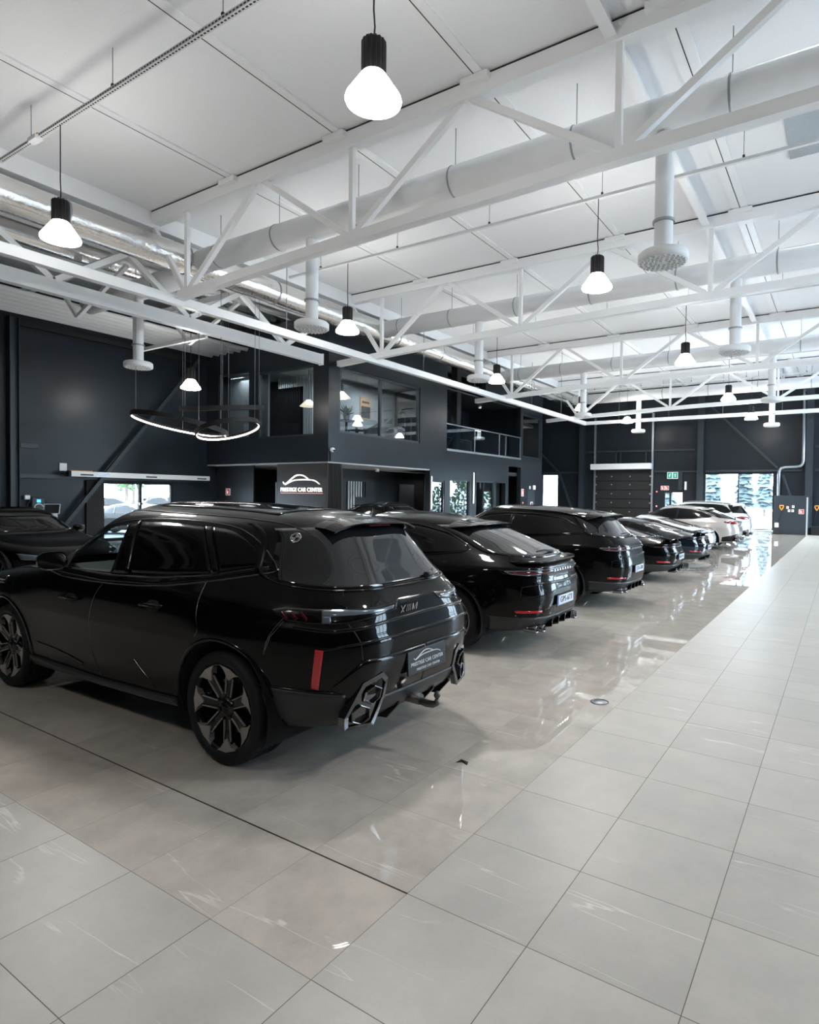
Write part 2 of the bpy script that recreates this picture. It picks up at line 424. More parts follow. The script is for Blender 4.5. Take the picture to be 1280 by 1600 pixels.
class Car:
    def __init__(s, rows, wheels, R, arch, label, cat, name, paint, loc, rz=PI, group=None, NA=150, NS=96, holes=()):
        """rows: (xr, zr, xf, zf, half width, n rear, n front, rear taper) from sill to roof; x runs forward from the tail"""
        s.rows = rows; s.R = R; s.arch = arch; s.wx = wheels; s.paint = paint
        s.L = max(r[2] for r in rows)
        s.root = empty(name, loc, rz, label, cat, group)
        ts = [0.]
        for a, b in zip(rows, rows[1:]):
            ts.append(ts[-1] + max(.3*abs(b[0]-a[0])+abs(b[1]-a[1]), .3*abs(b[2]-a[2])+abs(b[3]-a[3]), abs(b[4]-a[4]), .01))
        T = [ts[-1]*i/(NS-1) for i in range(NS)]
        cols = [pchip(ts, [r[k] for r in rows], T) for k in range(8)]
        xm = s.L*.5
        ring = []
        for k in range(NA+1):
            a = PI*k/NA
            ring.append((math.cos(a), math.sin(a)))
        v = []; NR = 2*NA
        zmax = max(r[1] for r in rows)
        for j in range(NS):
            xr, zr, xf, zf, w, nr, nf, tp = [c[j] for c in cols]
            for k in range(NR):
                kk = k if k <= NA else NR-k
                c, sn = ring[kk]
                # stretch so that corners are well sampled
                n = nf if c > 0 else nr
                r = (abs(c)**n+abs(sn)**n)**(-1./n)
                X, Y = c*r, sn*r
                x = xm+X*(xf-xm) if X > 0 else xm+X*(xm-xr)
                u = (X+1)/2
                z = zr+(zf-zr)*u
                y = w*Y*(1-tp*max(0, -X)**2)
                # flared arches and drawn-in flanks
                fl = 0
                for wx in s.wx:
                    fl += math.exp(-((x-wx)/.40)**2)
                lowf = max(0, min(1, (zmax*.60-z)/(zmax*.10)))
                y *= 1 + (.022*fl - .018*max(0, 1-fl)*max(0, 1-((z-.55)/.25)**2))*lowf*(abs(Y)**3)
                v.append((x, y if k <= NA else -y, z))
        f = []
        for j in range(NS-1):
            for k in range(NR):
                f.append((j*NR+k, j*NR+(k+1) % NR, (j+1)*NR+(k+1) % NR, (j+1)*NR+k))
        t0 = (NS-1)*NR
        for k in range(NA): f.append((t0+k, t0+k+1, t0+(NR-k-1) % NR, t0+(NR-k) % NR) if k > 0 else (t0, t0+1, t0+NR-1))
        s.bvh = BVHTree.FromPolygons(v, f)
        for k in range(NA): f.append((k, (NR-k) % NR, NR-k-1, k+1) if k > 0 else (0, NR-1, 1))
        f = [q for q in (tuple(dict.fromkeys(q)) for q in f) if len(q) > 2]
        # wheel arches: faces inside the circle go, their rim is drawn onto the circle
        flag = [0]*len(v); nv = list(v)
        for i, (x, y, z) in enumerate(v):
            if abs(y) > .5:
                for wx in s.wx:
                    d = math.hypot(x-wx, z-R)
                    if d < arch:
                        flag[i] = 1
                        q = arch/max(d, 1e-4)
                        nv[i] = (wx+(x-wx)*q, y, R+(z-R)*q)
        hole = [0]*len(v)
        for kind, poly in holes:
            for i, (x, y, z) in enumerate(v):
                if kind == 'side' and abs(y) > .4 and inpoly(x, z, poly): hole[i] = 1
                if kind == 'front' and x > s.L*.45 and inpoly(y, z, poly): hole[i] = 1
        ff = []
        for q in f:
            if all(flag[i] for i in q): continue
            if any(hole[i] for i in q): continue
            ff.append(q)
        mb = MB(); mb.add(nv, ff, 0, True)
        s.body = mb.build('body', paint, s.root)
        bm = bmesh.new(); bm.from_mesh(s.body.data)
        bmesh.ops.delete(bm, geom=[q for q in bm.verts if not q.link_faces], context='VERTS')
        bm.to_mesh(s.body.data); bm.free()
    # ---- projection of details onto the body surface
    def hit(s, kind, a, b):
        if kind in 'LR':
            sg = 1 if kind == 'L' else -1
            o, d = Vector((a, 3*sg, b)), Vector((0, -sg, 0))
        elif kind == 'B': o, d = Vector((-3, a, b)), Vector((1, 0, 0))
        elif kind == 'F': o, d = Vector((s.L+3, a, b)), Vector((-1, 0, 0))
        elif kind == 'T': o, d = Vector((a, b, 5)), Vector((0, 0, -1))
        else:
            t = math.radians(a); d = Vector((math.cos(t), -math.sin(t), 0)); o = Vector((1.0, 0, b))-d*4
        h = s.bvh.ray_cast(o, d)
        if h[0] is None:
            h = s.bvh.find_nearest(o+d*(2.6 if kind != 'T' else 4))
            return h[0], h[1] if h[1].dot(d) < 0 else -h[1]
        n = h[1]
        return h[0], (n if n.dot(d) < 0 else -n)
    def patch(s, name, kind, A, B, m, off=.004, nu=24, nv=8, depth=.012, parent=None, bulge=0., label=None):
        A = resample(A, nu); B = resample(B, nu)
        v = []; outer = []
        for j in range(nv+1):
            for i in range(nu+1):
                a = A[i][0]*(1-j/nv)+B[i][0]*j/nv; b = A[i][1]*(1-j/nv)+B[i][1]*j/nv
                co, n = s.hit(kind, a, b)
                bb = bulge*math.sin(PI*j/nv)*min(1, 6*min(i, nu-i)/nu)
                v.append(co+n*(off+bb)); outer.append(co-n*depth)
        W_ = nu+1
        f = [(j*W_+i, j*W_+i+1, (j+1)*W_+i+1, (j+1)*W_+i) for j in range(nv) for i in range(nu)]
        loop = [i for i in range(nu)]+[j*W_+nu for j in range(nv)]+[nv*W_+i for i in range(nu, 0, -1)]+[j*W_ for j in range(nv, 0, -1)]
        o = len(v); v += [outer[i] for i in loop]; K = len(loop)
        mb = MB(); mb.add(v[:o], f, 0, True)
        mb2 = [(loop[i], o+i, o+(i+1) % K, loop[(i+1) % K]) for i in range(K)]
        mb.v += [tuple(p) for p in v[o:]]
        for q in mb2: mb.f.append(q); mb.mi.append(0); mb.sm.append(False)
        ob = mb.build(name, m, parent or s.root)
        if label: ob['label'] = label
        return ob
    def ribbon(s, name, kind, pts, width, m, off=.001, h=.0015, closed=False, parent=None, step=.03, mb=None):
        P = dense(pts, step, closed)
        N = len(P); v = []
        kk = math.radians(1)*1.0 if kind == 'W' else 1
        for i in range(N):
            a = P[(i-1) % N] if closed or i > 0 else P[i]; b = P[(i+1) % N] if closed or i < N-1 else P[i]
            dx, dy = (b[0]-a[0])*kk, b[1]-a[1]; l = math.hypot(dx, dy) or 1
            nx, ny = -dy/l/kk, dx/l
            for t, hh in ((-.5, 0), (-.25, .8), (.25, .8), (.5, 0)):
                co, n = s.hit(kind, P[i][0]+nx*width*t, P[i][1]+ny*width*t)
                v.append(co+n*(off+h*hh))
        f = []
        for i in range(N if closed else N-1):
            j = (i+1) % N
            for t in range(3): f.append((i*4+t, i*4+t+1, j*4+t+1, j*4+t))
        if mb is not None: mb.add(v, f, 0, True); return None
        q = MB(); q.add(v, f, 0, True)
        return q.build(name, m, parent or s.root)
    def wheels(s, width, rim_r, style, m, rim_mats, half):
        for ax, wx in enumerate(s.wx):
            for sg in (1, -1):
                o = make_wheel(s.R, width, rim_r, style, m, rim_mats)
                o.parent = s.root; o.location = (wx, sg*half, s.R); o.rotation_euler = (0, .3*ax+.2*(sg > 0), 0 if sg > 0 else PI)
    def liners(s, half):
        for wx in s.wx:
            for sg in (1, -1):
                q = MB()
                v = []; K = 28
                y0, y1 = sg*(half+.03), sg*.50
                for y in (y0, y1):
                    for k in range(K+1):
                        a = -.5+(PI+1)*k/K
                        v.append((wx+(s.arch+.006)*math.cos(a), y, max(.2, s.R+(s.arch+.006)*math.sin(a))))
                f = [(k, k+1, K+2+k, K+1+k) for k in range(K)]
                f.append(tuple(range(K+1, 2*K+2)))
                q.add(v, f, 0, True)
                q.build('wheel_well', 'liner', s.root, fix=False)

def inpoly(x, y, P):
    c = False; n = len(P)
    for i in range(n):
        x1, y1 = P[i]; x2, y2 = P[i-1]
        if (y1 > y) != (y2 > y) and x < (x2-x1)*(y-y1)/(y2-y1)+x1: c = not c
    return c
def resample(P, n):
    d = [0.]
    for a, b in zip(P, P[1:]): d.append(d[-1]+math.hypot(b[0]-a[0], b[1]-a[1]))
    out = []; j = 0
    for i in range(n+1):
        t = d[-1]*i/n
        while j < len(P)-2 and t > d[j+1]: j += 1
        u = (t-d[j])/max(1e-9, d[j+1]-d[j]); out.append((P[j][0]+(P[j+1][0]-P[j][0])*u, P[j][1]+(P[j+1][1]-P[j][1])*u))
    return out
def dense(P, step, closed=False):
    Q = list(P)+([P[0]] if closed else []); out = []
    for a, b in zip(Q, Q[1:]):
        l = math.hypot(b[0]-a[0], b[1]-a[1])
        n = max(1, int(l/step))
        for i in range(n): out.append((a[0]+(b[0]-a[0])*i/n, a[1]+(b[1]-a[1])*i/n))
    if not closed: out.append(Q[-1])
    return out
def smooth2(P, it=2):
    """Chaikin corner rounding of an open polyline"""
    for _ in range(it):
        Q = [P[0]]
        for a, b in zip(P, P[1:]):
            Q += [(a[0]*.75+b[0]*.25, a[1]*.75+b[1]*.25), (a[0]*.25+b[0]*.75, a[1]*.25+b[1]*.75)]
        P = Q+[P[-1]]
    return P
def smoothc(P, it=2):
    for _ in range(it):
        Q = []
        for a, b in zip(P, P[1:]+P[:1]):
            Q += [(a[0]*.75+b[0]*.25, a[1]*.75+b[1]*.25), (a[0]*.25+b[0]*.75, a[1]*.25+b[1]*.75)]
        P = Q
    return P

_wheel_cache = {}
def make_wheel(R, width, rim_r, style, m, rim_mats):
    key = (R, width, rim_r, style, m)
    if key in _wheel_cache:
        src = _wheel_cache[key]
        c = src.copy(); COL.objects.link(c)
        for ch in kids(src):
            d = ch.copy(); COL.objects.link(d); d.parent = c
        return c
    q = MB(); h = width/2
    # y=0 is the outer face of the tyre, +y outwards
    yo = -.012; N = 72
    q.lathe([(rim_r-.002, yo-.002), (rim_r-.004, yo+.004), (rim_r-.014, yo+.002), (rim_r-.022, yo-.015), (rim_r-.03, yo-.04), (rim_r-.036, yo-width*.8), (rim_r-.01, yo-width*.86)], axis='Y', n=N)
    if style == 'blade':
        K = 7
        q.lathe([(.001, -.028), (.050, -.028), (.062, -.036), (.070, -.055), (.085, -.075), (.085, -.13)], axis='Y', n=40)
        for k in range(K):
            a = 2*PI*k/K+.25
            def P(r, t, y): return (r*math.cos(a)-t*math.sin(a), y, r*math.sin(a)+t*math.cos(a))
            # dark blade, wide and dished
            o = [(.06, .026, -.050), (.15, .028, -.038), (rim_r-.05, .040, -.018), (rim_r-.015, .060, -.016)]
            v = []
            for r, w_, y in o: v += [P(r, w_, y), P(r, -w_, y), P(r, w_*.8, y-.05), P(r, -w_*.8, y-.05), P(r, 0, y+.004)]
            f = []
            for i in range(3):
                b = i*5; c = b+5
                f += [(b, b+4, c+4, c), (b+4, b+1, c+1, c+4), (b, c, c+2, b+2), (b+1, b+3, c+3, c+1)]
            q.add(v, f, 0)
            # bronze wedge at the rim
            rr = rim_r-.010; ang = .33
            def PP(r, t, y): return (r*math.cos(a+t), y, r*math.sin(a+t))
            v = [P(.205, .006, -.014), P(.205, -.006, -.014), PP(.262, ang*.62, -.006), PP(.262, -ang*.62, -.006), PP(rr, ang, -.004), PP(rr, 0, -.002), PP(rr, -ang, -.004),
                 P(.20, .010, -.05), P(.20, -.010, -.05), PP(.262, ang*.6, -.05), PP(.262, -ang*.6, -.05), PP(rr, ang, -.05), PP(rr, -ang, -.05)]
            f = [(0, 2, 3, 1), (2, 4, 5), (2, 5, 3), (3, 5, 6), (0, 7, 9, 2), (2, 9, 11, 4), (1, 3, 10, 8), (3, 6, 12, 10), (0, 1, 8, 7)]
            q.add(v, f, 1)
            # bright bevelled edges of the blade
            for sg in (1, -1):
                q.bar(P(.085, sg*.028, -.040), P(.225, sg*.034, -.024), .007, .010, 1, up=(0, 1, 0))
    else:
        K = {'twin': 5, 'ten': 10, 'star': 6}[style]
        q.lathe([(.001, -.035), (.05, -.035), (.065, -.045), (.08, -.08), (.08, -.13)], axis='Y', n=32)
        for k in range(K):
            a = 2*PI*k/K+.2
            def P(r, t, y): return (r*math.cos(a)-t*math.sin(a), y, r*math.sin(a)+t*math.cos(a))
            if style == 'twin':
                for sg in (1, -1):
                    q.bar(P(.055, sg*.02, -.05), P(rim_r-.018, sg*.055, -.022), .022, .035, 0, up=(0, 1, 0))
            else:
                q.bar(P(.055, 0, -.05), P(rim_r-.018, 0, -.022), .03 if style == 'ten' else .045, .035, 0, up=(0, 1, 0))
    w = q.build('wheel', rim_mats, None)
    t = MB()
    prof = [(rim_r-.004, -.010), (rim_r+.006, .004), (rim_r+(R-rim_r)*.45, .010), (R-.030, .004), (R-.014, -.006), (R-.005, -.020), (R, -.038)]
    gw = (width-.10)/5
    for g in range(5):
        y = -.038-(g+.2)*gw
        if g < 4:
            y = -.045-(g+.75)*gw
            prof += [(R+.0005, y+.0045), (R-.008, y+.004), (R-.008, y-.004), (R+.0005, y-.0045)]
    prof += [(R, -width+.038), (R-.005, -width+.02), (R-.03, -width), (rim_r, -width-.002)]
    n = 144
    v = []
    for i, (r, y) in enumerate(prof):
        for k in range(n):
            rr = r-(.005 if (k % 4 == 0 and (4 <= i <= 6 or len(prof)-4 <= i <= len(prof)-3)) else 0)
            a = 2*PI*k/n+(y*.6 if i > 5 else 0); v.append((rr*math.cos(a), y, rr*math.sin(a)))
    f = [(i*n+k, i*n+(k+1) % n, (i+1)*n+(k+1) % n, (i+1)*n+k) for i in range(len(prof)-1) for k in range(n)]
    t.add(v, f, 0, True)
    t.build('tyre', 'tire', w)
    d = MB(); d.lathe([(.06, -.11), (.19, -.11), (.19, -.135), (.06, -.135)], axis='Y', n=48, sm=False)
    d.build('brake_disc', 'brake', w)
    c = MB(); c.lathe([(.0005, -.020), (.030, -.020), (.034, -.026), (.034, -.04)], axis='Y', n=24)
    c.build('centre_cap', 'gloss_black', w)
    if style != 'blade' or True:
        cp = MB(); cp.prism([(.10*math.cos(a_), .10*math.sin(a_)) for a_ in [PI+.5*i/4-.25 for i in range(5)]]+[(.21*math.cos(a_), .21*math.sin(a_)) for a_ in [PI+.25-.5*i/4 for i in range(5)]], -.09, -.15, 'Y')
        cp.build('brake_caliper', 'satin_black', w)
    _wheel_cache[key] = w
    return w

def mirror_part(car, x, y, z, side, m, scale=1.):
    """door mirror: a rounded housing with its glass facing back, on a short arm"""
    sg = 1 if side == 'L' else -1
    v = []; n = 20; K = 10
    for j in range(K+1):
        t = j/K
        for k in range(n):
            a = 2*PI*k/n
            r = math.sin(PI*(.5+.5*t))**.7 if t > 0 else 1
            r = max(.02, (1-t**2.6))**.5
            cy = abs(math.cos(a))**.7*math.copysign(1, math.cos(a)); sz = abs(math.sin(a))**.7*math.copysign(1, math.sin(a))
            v.append((x+t*.17*scale, y+sg*.115+cy*.118*r*scale-sg*.03*t, z+sz*.078*r*scale))
    f = [(j*n+k, j*n+(k+1) % n, (j+1)*n+(k+1) % n, (j+1)*n+k) for j in range(K) for k in range(n)]
    q = MB(); q.add(v, f, 0, True)
    q.f.append(tuple(K*n+k for k in range(n))); q.mi.append(0); q.sm.append(False)
    rim = [v[k] for k in range(n)]
    inner = [((p[0]+.008), (y+sg*.115)+(p[1]-y-sg*.115)*.9, z+(p[2]-z)*.9) for p in rim]
    q.add(rim+inner, [(k, (k+1) % n, n+(k+1) % n, n+k) for k in range(n)], 0)
    q.bar((x+.07, y-sg*.06, z-.07), (x+.07, y+sg*.06, z-.05), .07, .035)
    o = q.build('door_mirror', m, car.root)
    g = MB(); g.v = [tuple(p) for p in inner]; g.f = [tuple(range(n))]; g.mi = [0]; g.sm = [False]
    g.build('mirror_glass', 'chrome', o)
    return o

def number_plate(car, y0, z0, w, h, x, body, tilt=0.):
    r = empty_mesh = MB(); r.box(-.004, .004, -w/2, w/2, -h/2, h/2)
    o = r.build('number_plate', 'plate_white', car.root, bevel=.002); o.location = (x, y0, z0); o.rotation_euler = (0, tilt, 0)
    b = MB(); b.box(-.0055, -.0035, w/2-.045, w/2-.004, -h/2+.004, h/2-.004); b.build('country_band', 'plate_blue', o)
    text(body, h*.80, (-.006, -.02, 0), (PI/2, 0, -PI/2), 'matte_black', o, 'registration', .001, width=.37)
    f = MB(); t = .008
    for a in ((-w/2-t, w/2+t, -h/2-t, -h/2), (-w/2-t, w/2+t, h/2, h/2+t), (-w/2-t, -w/2, -h/2, h/2), (w/2, w/2+t, -h/2, h/2)):
        f.box(-.008, .006, *a)
    f.build('plate_frame', 'satin_black', o)
    return o

def swoosh(parent, w, th, m, loc, rot, name='car_outline_logo', sy=.72):
    """two long tapering strokes that sketch a car roof line"""
    def stroke(pts, wid):
        P = smooth2(pts, 3); n = len(P); v = []
        for i, p in enumerate(P):
            a = P[max(0, i-1)]; b = P[min(n-1, i+1)]; dx, dy = b[0]-a[0], b[1]-a[1]; l = math.hypot(dx, dy) or 1
            k = wid*(.25+.75*math.sin(PI*min(1, max(0, i/(n-1))))**.7)
            for sg in (-1, 1): v.append((p[0]-dy/l*k*sg, p[1]+dx/l*k*sg))
        return v, n
    q = MB()
    for pts, wid in (([(-.5, -.02), (-.44, -.10), (-.2, .10), (-.08, .15), (.08, .13), (.22, .03)], .016),
                     ([(-.44, -.10), (-.25, .0), (-.1, .03), (.2, .03), (.38, .01), (.5, -.08)], .014)):
        v, n = stroke(pts, wid)
        top = [(x*w, y*w*sy, th) for x, y in v]; bot = [(x*w, y*w*sy, 0) for x, y in v]; o = 2*n
        f = []
        for i in range(n-1):
            f += [(2*i, 2*i+1, 2*i+3, 2*i+2), (o+2*i, o+2*i+2, o+2*i+3, o+2*i+1), (2*i, 2*i+2, o+2*i+2, o+2*i), (2*i+1, o+2*i+1, o+2*i+3, 2*i+3)]
        q.add(top+bot, f)
    o = q.build(name, m, parent); o.location = loc; o.rotation_euler = rot
    return o

BACK = (PI/2, 0, -PI/2)      # lettering that faces the tail (-x) of a car, upright

# ---------------------------------------------------------------- black performance SUV in the foreground
def foreground_suv():
    rows = [(.50, .27, 4.70, .24, .78, 4, 5, 0), (.24, .30, 4.92, .25, .90, 4.5, 5, 0), (.12, .36, 5.03, .31, .955, 4.6, 5, 0), (.06, .45, 5.08, .42, .982, 4.8, 5, 0),
            (.02, .60, 5.11, .60, .998, 5, 5, 0), (.0, .76, 5.10, .78, 1.0, 5, 5, 0), (.005, .86, 5.05, .90, 1.0, 5, 5, 0), (.03, .94, 4.92, 1.0, .998, 5, 4.5, 0),
            (.055, 1.02, 4.60, 1.06, .985, 4.6, 4, 0), (.09, 1.10, 4.20, 1.10, .962, 4.6, 4, .02), (.15, 1.18, 3.85, 1.15, .925, 4.6, 4, .05),
            (.22, 1.26, 3.60, 1.24, .885, 4.5, 3.6, .08), (.33, 1.40, 3.28, 1.40, .822, 4.4, 3.4, .10), (.44, 1.53, 3.00, 1.54, .757, 4.4, 3.4, .11),
            (.52, 1.60, 2.85, 1.61, .70, 4.2, 3.2, .11), (.66, 1.648, 2.72, 1.658, .62, 4, 3.2, .10), (.95, 1.69, 2.62, 1.70, .50, 3.6, 3, .08),
            (1.4, 1.725, 2.52, 1.728, .34, 3, 3, .05), (1.8, 1.742, 2.42, 1.744, .15, 2.5, 2.5, 0), (2.0, 1.746, 2.32, 1.746, .02, 2, 2, 0)]
    FW_T = smooth2([(3.22, 1.19), (3.02, 1.36), (2.82, 1.475), (2.60, 1.53), (2.43, 1.55)], 2)
    FW_B = [(3.22, 1.19), (2.9, 1.175), (2.40, 1.185)]
    hole = FW_T+[(2.37, 1.19)]+[(2.9, 1.18)]
    c = Car(rows, (.985, 4.03), .383, .455, 'glossy black SUV nearest the camera, with bronze and black wheels and a black dealer plate',
            'car', 'black_suv', 'paint_black', (-2.5, 3.585, 0), PI+.012, NA=220, NS=150, holes=[('side', hole), ('front', [(-.62, 1.22), (.62, 1.22), (.52, 1.56), (-.52, 1.56)])])
    for sd in 'LR':
        # glass
        c.patch('front_door_window', sd, FW_T, FW_B, 'car_glass', .002, 30, 10, .002)
        T = smooth2([(2.30, 1.58), (1.9, 1.585), (1.52, 1.565)], 1); B = [(2.15, 1.20), (1.7, 1.22), (1.25, 1.255)]
        c.patch('rear_door_window', sd, T, B, 'tint', .004, 30, 10)
        T = smooth2([(1.44, 1.568), (1.24, 1.555), (1.08, 1.505), (.93, 1.42)], 2); B = [(1.18, 1.275), (.84, 1.33), (.80, 1.345)]
        c.patch('quarter_window', sd, T, B, 'tint', .004, 20, 8)
        # pillars and bright surround
        c.patch('b_pillar_cover', sd, [(2.43, 1.56), (2.31, 1.59)], [(2.40, 1.18), (2.16, 1.19)], 'gloss_black', .005, 4, 10)
        c.patch('c_pillar_cover', sd, [(1.52, 1.57), (1.45, 1.57)], [(1.24, 1.25), (1.18, 1.26)], 'gloss_black', .005, 4, 10)
        sur = smooth2([(3.36, 1.13), (3.05, 1.105), (2.46, 1.10), (1.8, 1.125), (1.24, 1.20), (.74, 1.29)], 1)
        c.ribbon('window_trim_lower', sd, sur, .009, 'dark_chrome', .002, .004)
        c.ribbon('window_trim_upper', sd, smooth2([(.74, 1.29), (.70, 1.31), (.90, 1.46), (1.06, 1.535), (1.20, 1.575), (1.5, 1.603), (1.9, 1.614), (2.35, 1.602), (2.62, 1.565), (2.9, 1.49), (3.1, 1.38), (3.36, 1.17)], 1), .008, 'dark_chrome', .002, .003)
        c.patch('window_frame_band', sd, [(3.25, 1.175), (2.4, 1.175), (1.8, 1.195), (1.24, 1.25), (.80, 1.335)], [(3.32, 1.14), (2.46, 1.115), (1.8, 1.14), (1.24, 1.215), (.76, 1.30)], 'gloss_black', .003, 40, 3)
        # seams as bright chrome ribbons that imitate the highlight on their edges
        q = MB()
        for P in (smooth2([(2.43, 1.10), (2.50, 1.0), (2.58, .80), (2.59, .60), (2.53, .47), (2.46, .38), (2.50, .30)], 2),
                  smooth2([(3.86, 1.07), (3.90, .95), (3.86, .7), (3.74, .42), (3.58, .345)], 2), smooth2([(1.26, 1.21), (1.24, 1.0), (1.18, .9), (1.22, .84)], 2),
                  smooth2([(.50, 1.03), (.58, .90), (.60, .80)], 1)):
            c.ribbon('panel_seam', sd, P, .006, 'dark_chrome', .0006, .0025)
        # wheel-arch lips
        for wx in c.wx:
            P = [(wx+.468*math.cos(a), .383+.468*math.sin(a)) for a in [math.radians(-8+196*k/40) for k in range(41)]]
            c.ribbon('arch_lip', sd, P, .03, 'gloss_black', .002, .010)
        c.patch('sill_panel', sd, [(3.58, .37), (2.5, .34), (1.48, .36)], [(3.62, .29), (2.5, .275), (1.44, .285)], 'satin_black', .018, 40, 4, .03, bulge=.012)
        # blade-like crease panels low on the doors
        c.ribbon('door_crease', sd, smooth2([(3.45, .50), (3.0, .47), (2.72, .42)], 1), .020, 'gloss_black', .001, .008)
        c.ribbon('rear_door_crease', sd, smooth2([(1.98, .56), (1.86, .47), (1.74, .40)], 1), .018, 'gloss_black', .001, .008)
        for hx, hz in ((2.84, .955), (1.72, 1.005)):
            sg = 1 if sd == 'L' else -1
            co, n = c.hit(sd, hx, hz)
            q = MB(); q.tube([(hx-.13, co.y-sg*.004, hz+.004), (hx-.11, co.y+sg*.030, hz+.002), (hx+.11, co.y+sg*.030, hz-.002), (hx+.13, co.y-sg*.004, hz-.004)], [.012, .016, .016, .012], 12)
            q.build('door_handle', 'gloss_black', c.root)
            c.patch('handle_recess', sd, smooth2([(hx-.09, hz-.005), (hx-.05, hz+.035), (hx+.05, hz+.035), (hx+.09, hz-.005)], 1), smooth2([(hx-.09, hz-.012), (hx-.05, hz-.05), (hx+.05, hz-.05), (hx+.09, hz-.012)], 1), 'matte_black', .0015, 12, 4, .004)
        # fender vent with small badge
        c.patch('fender_vent', sd, [(4.55, .99), (4.05, 1.03)], [(4.5, .95), (4.02, .965)], 'gloss_black', .004, 10, 3)
        co, n = c.hit(sd, 4.12, .99)
        q = MB(); q.box(4.06, 4.20, co.y-.004, co.y+.008, .985, 1.0); q.build('fender_badge', 'chrome', c.root)
        mirror_part(c, 3.10, (.90 if sd == 'L' else -.90), 1.235, sd, 'gloss_black', 1.0)
        c.patch('mirror_triangle', sd, [(3.34, 1.18), (3.20, 1.28), (3.10, 1.32)], [(3.34, 1.15), (3.2, 1.165), (3.08, 1.175)], 'satin_black', .006, 8, 4)
    # roof rails, glass roof, front screen
    c.patch('windscreen', 'F', [(-.66, 1.20), (.66, 1.20)], [(-.54, 1.60), (.54, 1.60)], 'car_glass', .002, 24, 12, .002)
    c.patch('panoramic_roof', 'T', [(2.45, -.46), (2.45, .46)], [(1.0, -.46), (1.0, .46)], 'tint', .003, 16, 20, .004)
    for sg in (-1, 1):
        c.ribbon('roof_trim', 'T', smooth2([(.62, sg*.52), (1.2, sg*.585), (2.0, sg*.605), (2.85, sg*.57)], 1), .014, 'gloss_black', .001, .004)
        c.ribbon('roof_seam', 'T', [(.66, sg*.56), (.60, sg*.40), (.55, sg*.20), (.55, 0)], .008, 'matte_black', .001, .001)
    # rear glass
    gT = [(.60, 1.575), (.3, 1.60), (-.3, 1.60), (-.60, 1.575)]
    gB = smooth2([(.785, 1.235), (.70, 1.205), (.4, 1.195), (-.4, 1.195), (-.70, 1.205), (-.785, 1.235)], 1)
    c.patch('rear_window', 'B', gT, gB, 'rear_tint', .004, 40, 18)
    for sg in (1, -1):
        c.ribbon('rear_window_edge', 'B', smooth2([(sg*.62, 1.60), (sg*.70, 1.43), (sg*.80, 1.25), (sg*.74, 1.195), (sg*.5, 1.185), (0, 1.183)], 2), .012, 'gloss_black', .003, .006)
    # spoiler
    q = MB(); n = 30; v = []
    for i in range(n+1):
        y = -.47+.94*i/n; e = 1-abs(2*i/n-1)**6
        zt = c.hit('T', .68, y)[0].z-.004
        xb = .40+.05*(abs(y)/.55)**2
        for (x, z) in ((.68, zt), (.54, zt-.008), (xb, zt-.030), (xb+.008, zt-.044), (.50, zt-.044), (.58, zt-.050)): v.append((x, y, z-.006*(1-e)))
    f = [(i*6+k, i*6+(k+1) % 6, (i+1)*6+(k+1) % 6, (i+1)*6+k) for i in range(n) for k in range(6)]+[tuple(range(6)), tuple(n*6+k for k in range(6))]
    q.add(v, f, 0, False); q.build('roof_spoiler', 'gloss_black', c.root, bevel=.004)
    q = MB(); q.box(.425, .44, -.12, .12, 1.590, 1.600); q.build('brake_light_strip', 'dark_red_lens', c.root)
    # wiper
    q = MB()
    a, _ = c.hit('B', -.68, 1.235); b, n_ = c.hit('B', -.27, 1.225)
    q.tube([a+Vector((-.03, 0, .0)), (a+b)/2+Vector((-.045, 0, .012)), b+Vector((-.03, 0, .0))], [.010, .014, .022], 10)
    q.tube([b+Vector((-.03, -.03, .0)), b+Vector((-.036, .05, -.004))], .024, 12)
    q.build('rear_wiper', 'satin_black', c.root)
    # roundel on the glass
    co, n_ = c.hit('B', .585, 1.515)
    rr = MB(); rr.lathe([(.040, 0), (.040, .004), (.034, .006), (.033, .004), (.033, 0)], n=40)
    for a0 in (0, PI/2, PI, 3*PI/2):
        pts = [(0, 0)]+[(.026*math.cos(a0+PI/2*k/8), .026*math.sin(a0+PI/2*k/8)) for k in range(9)]
        if a0 in (0, PI): rr.prism(pts, .001, .005, 'Z')
    rr.lathe([(.0262, .001), (.0262, .005), (.0285, .005), (.0285, .001)], n=40)
    o = rr.build('roundel_emblem', 'chrome', c.root); o.location = co+n_*.006
    o.rotation_euler = n_.to_track_quat('Z', 'Y').to_euler()
    # tail lights, wrapping the corners (angle, height)
    for sg in (1, -1):
        K = 'W'
        side = lambda P: [(a*sg, z) for a, z in P]
        c.patch('tail_light', K, side([(66, 1.075), (60, 1.095), (48, 1.09), (38, 1.085), (24, 1.082), (13.5, 1.10)]), side([(58, 1.015), (50, 1.0), (44, 1.0), (38, 1.0), (24, 1.03), (16, 1.045)]), 'gloss_black', .004, 60, 4)
        for k in range(3):
            a0 = 61-3.6*k
            c.ribbon('red_light_bar', K, side([(a0, 1.066), (a0-2.4, 1.024)]), .018, 'dark_red_lens', .008, .003, step=.5)
        c.patch('light_guide', K, side([(46.5, 1.083), (38, 1.077), (24, 1.066), (17, 1.072)]), side([(46.5, 1.045), (38, 1.048), (24, 1.046), (18, 1.053)]), 'light_lens', .009, 40, 3)
        c.patch('light_guide_leg', K, side([(46.5, 1.046), (43.6, 1.046)]), side([(46.5, 1.006), (43.6, 1.006)]), 'light_lens', .009, 4, 3)
        # shoulder ledges under the lights, going across the lid
        c.ribbon('light_shelf_edge', K, side([(56, .985), (46, .965), (38, .965), (20, .985), (0, .99)]), .022, 'gloss_black', .002, .010, step=1.)
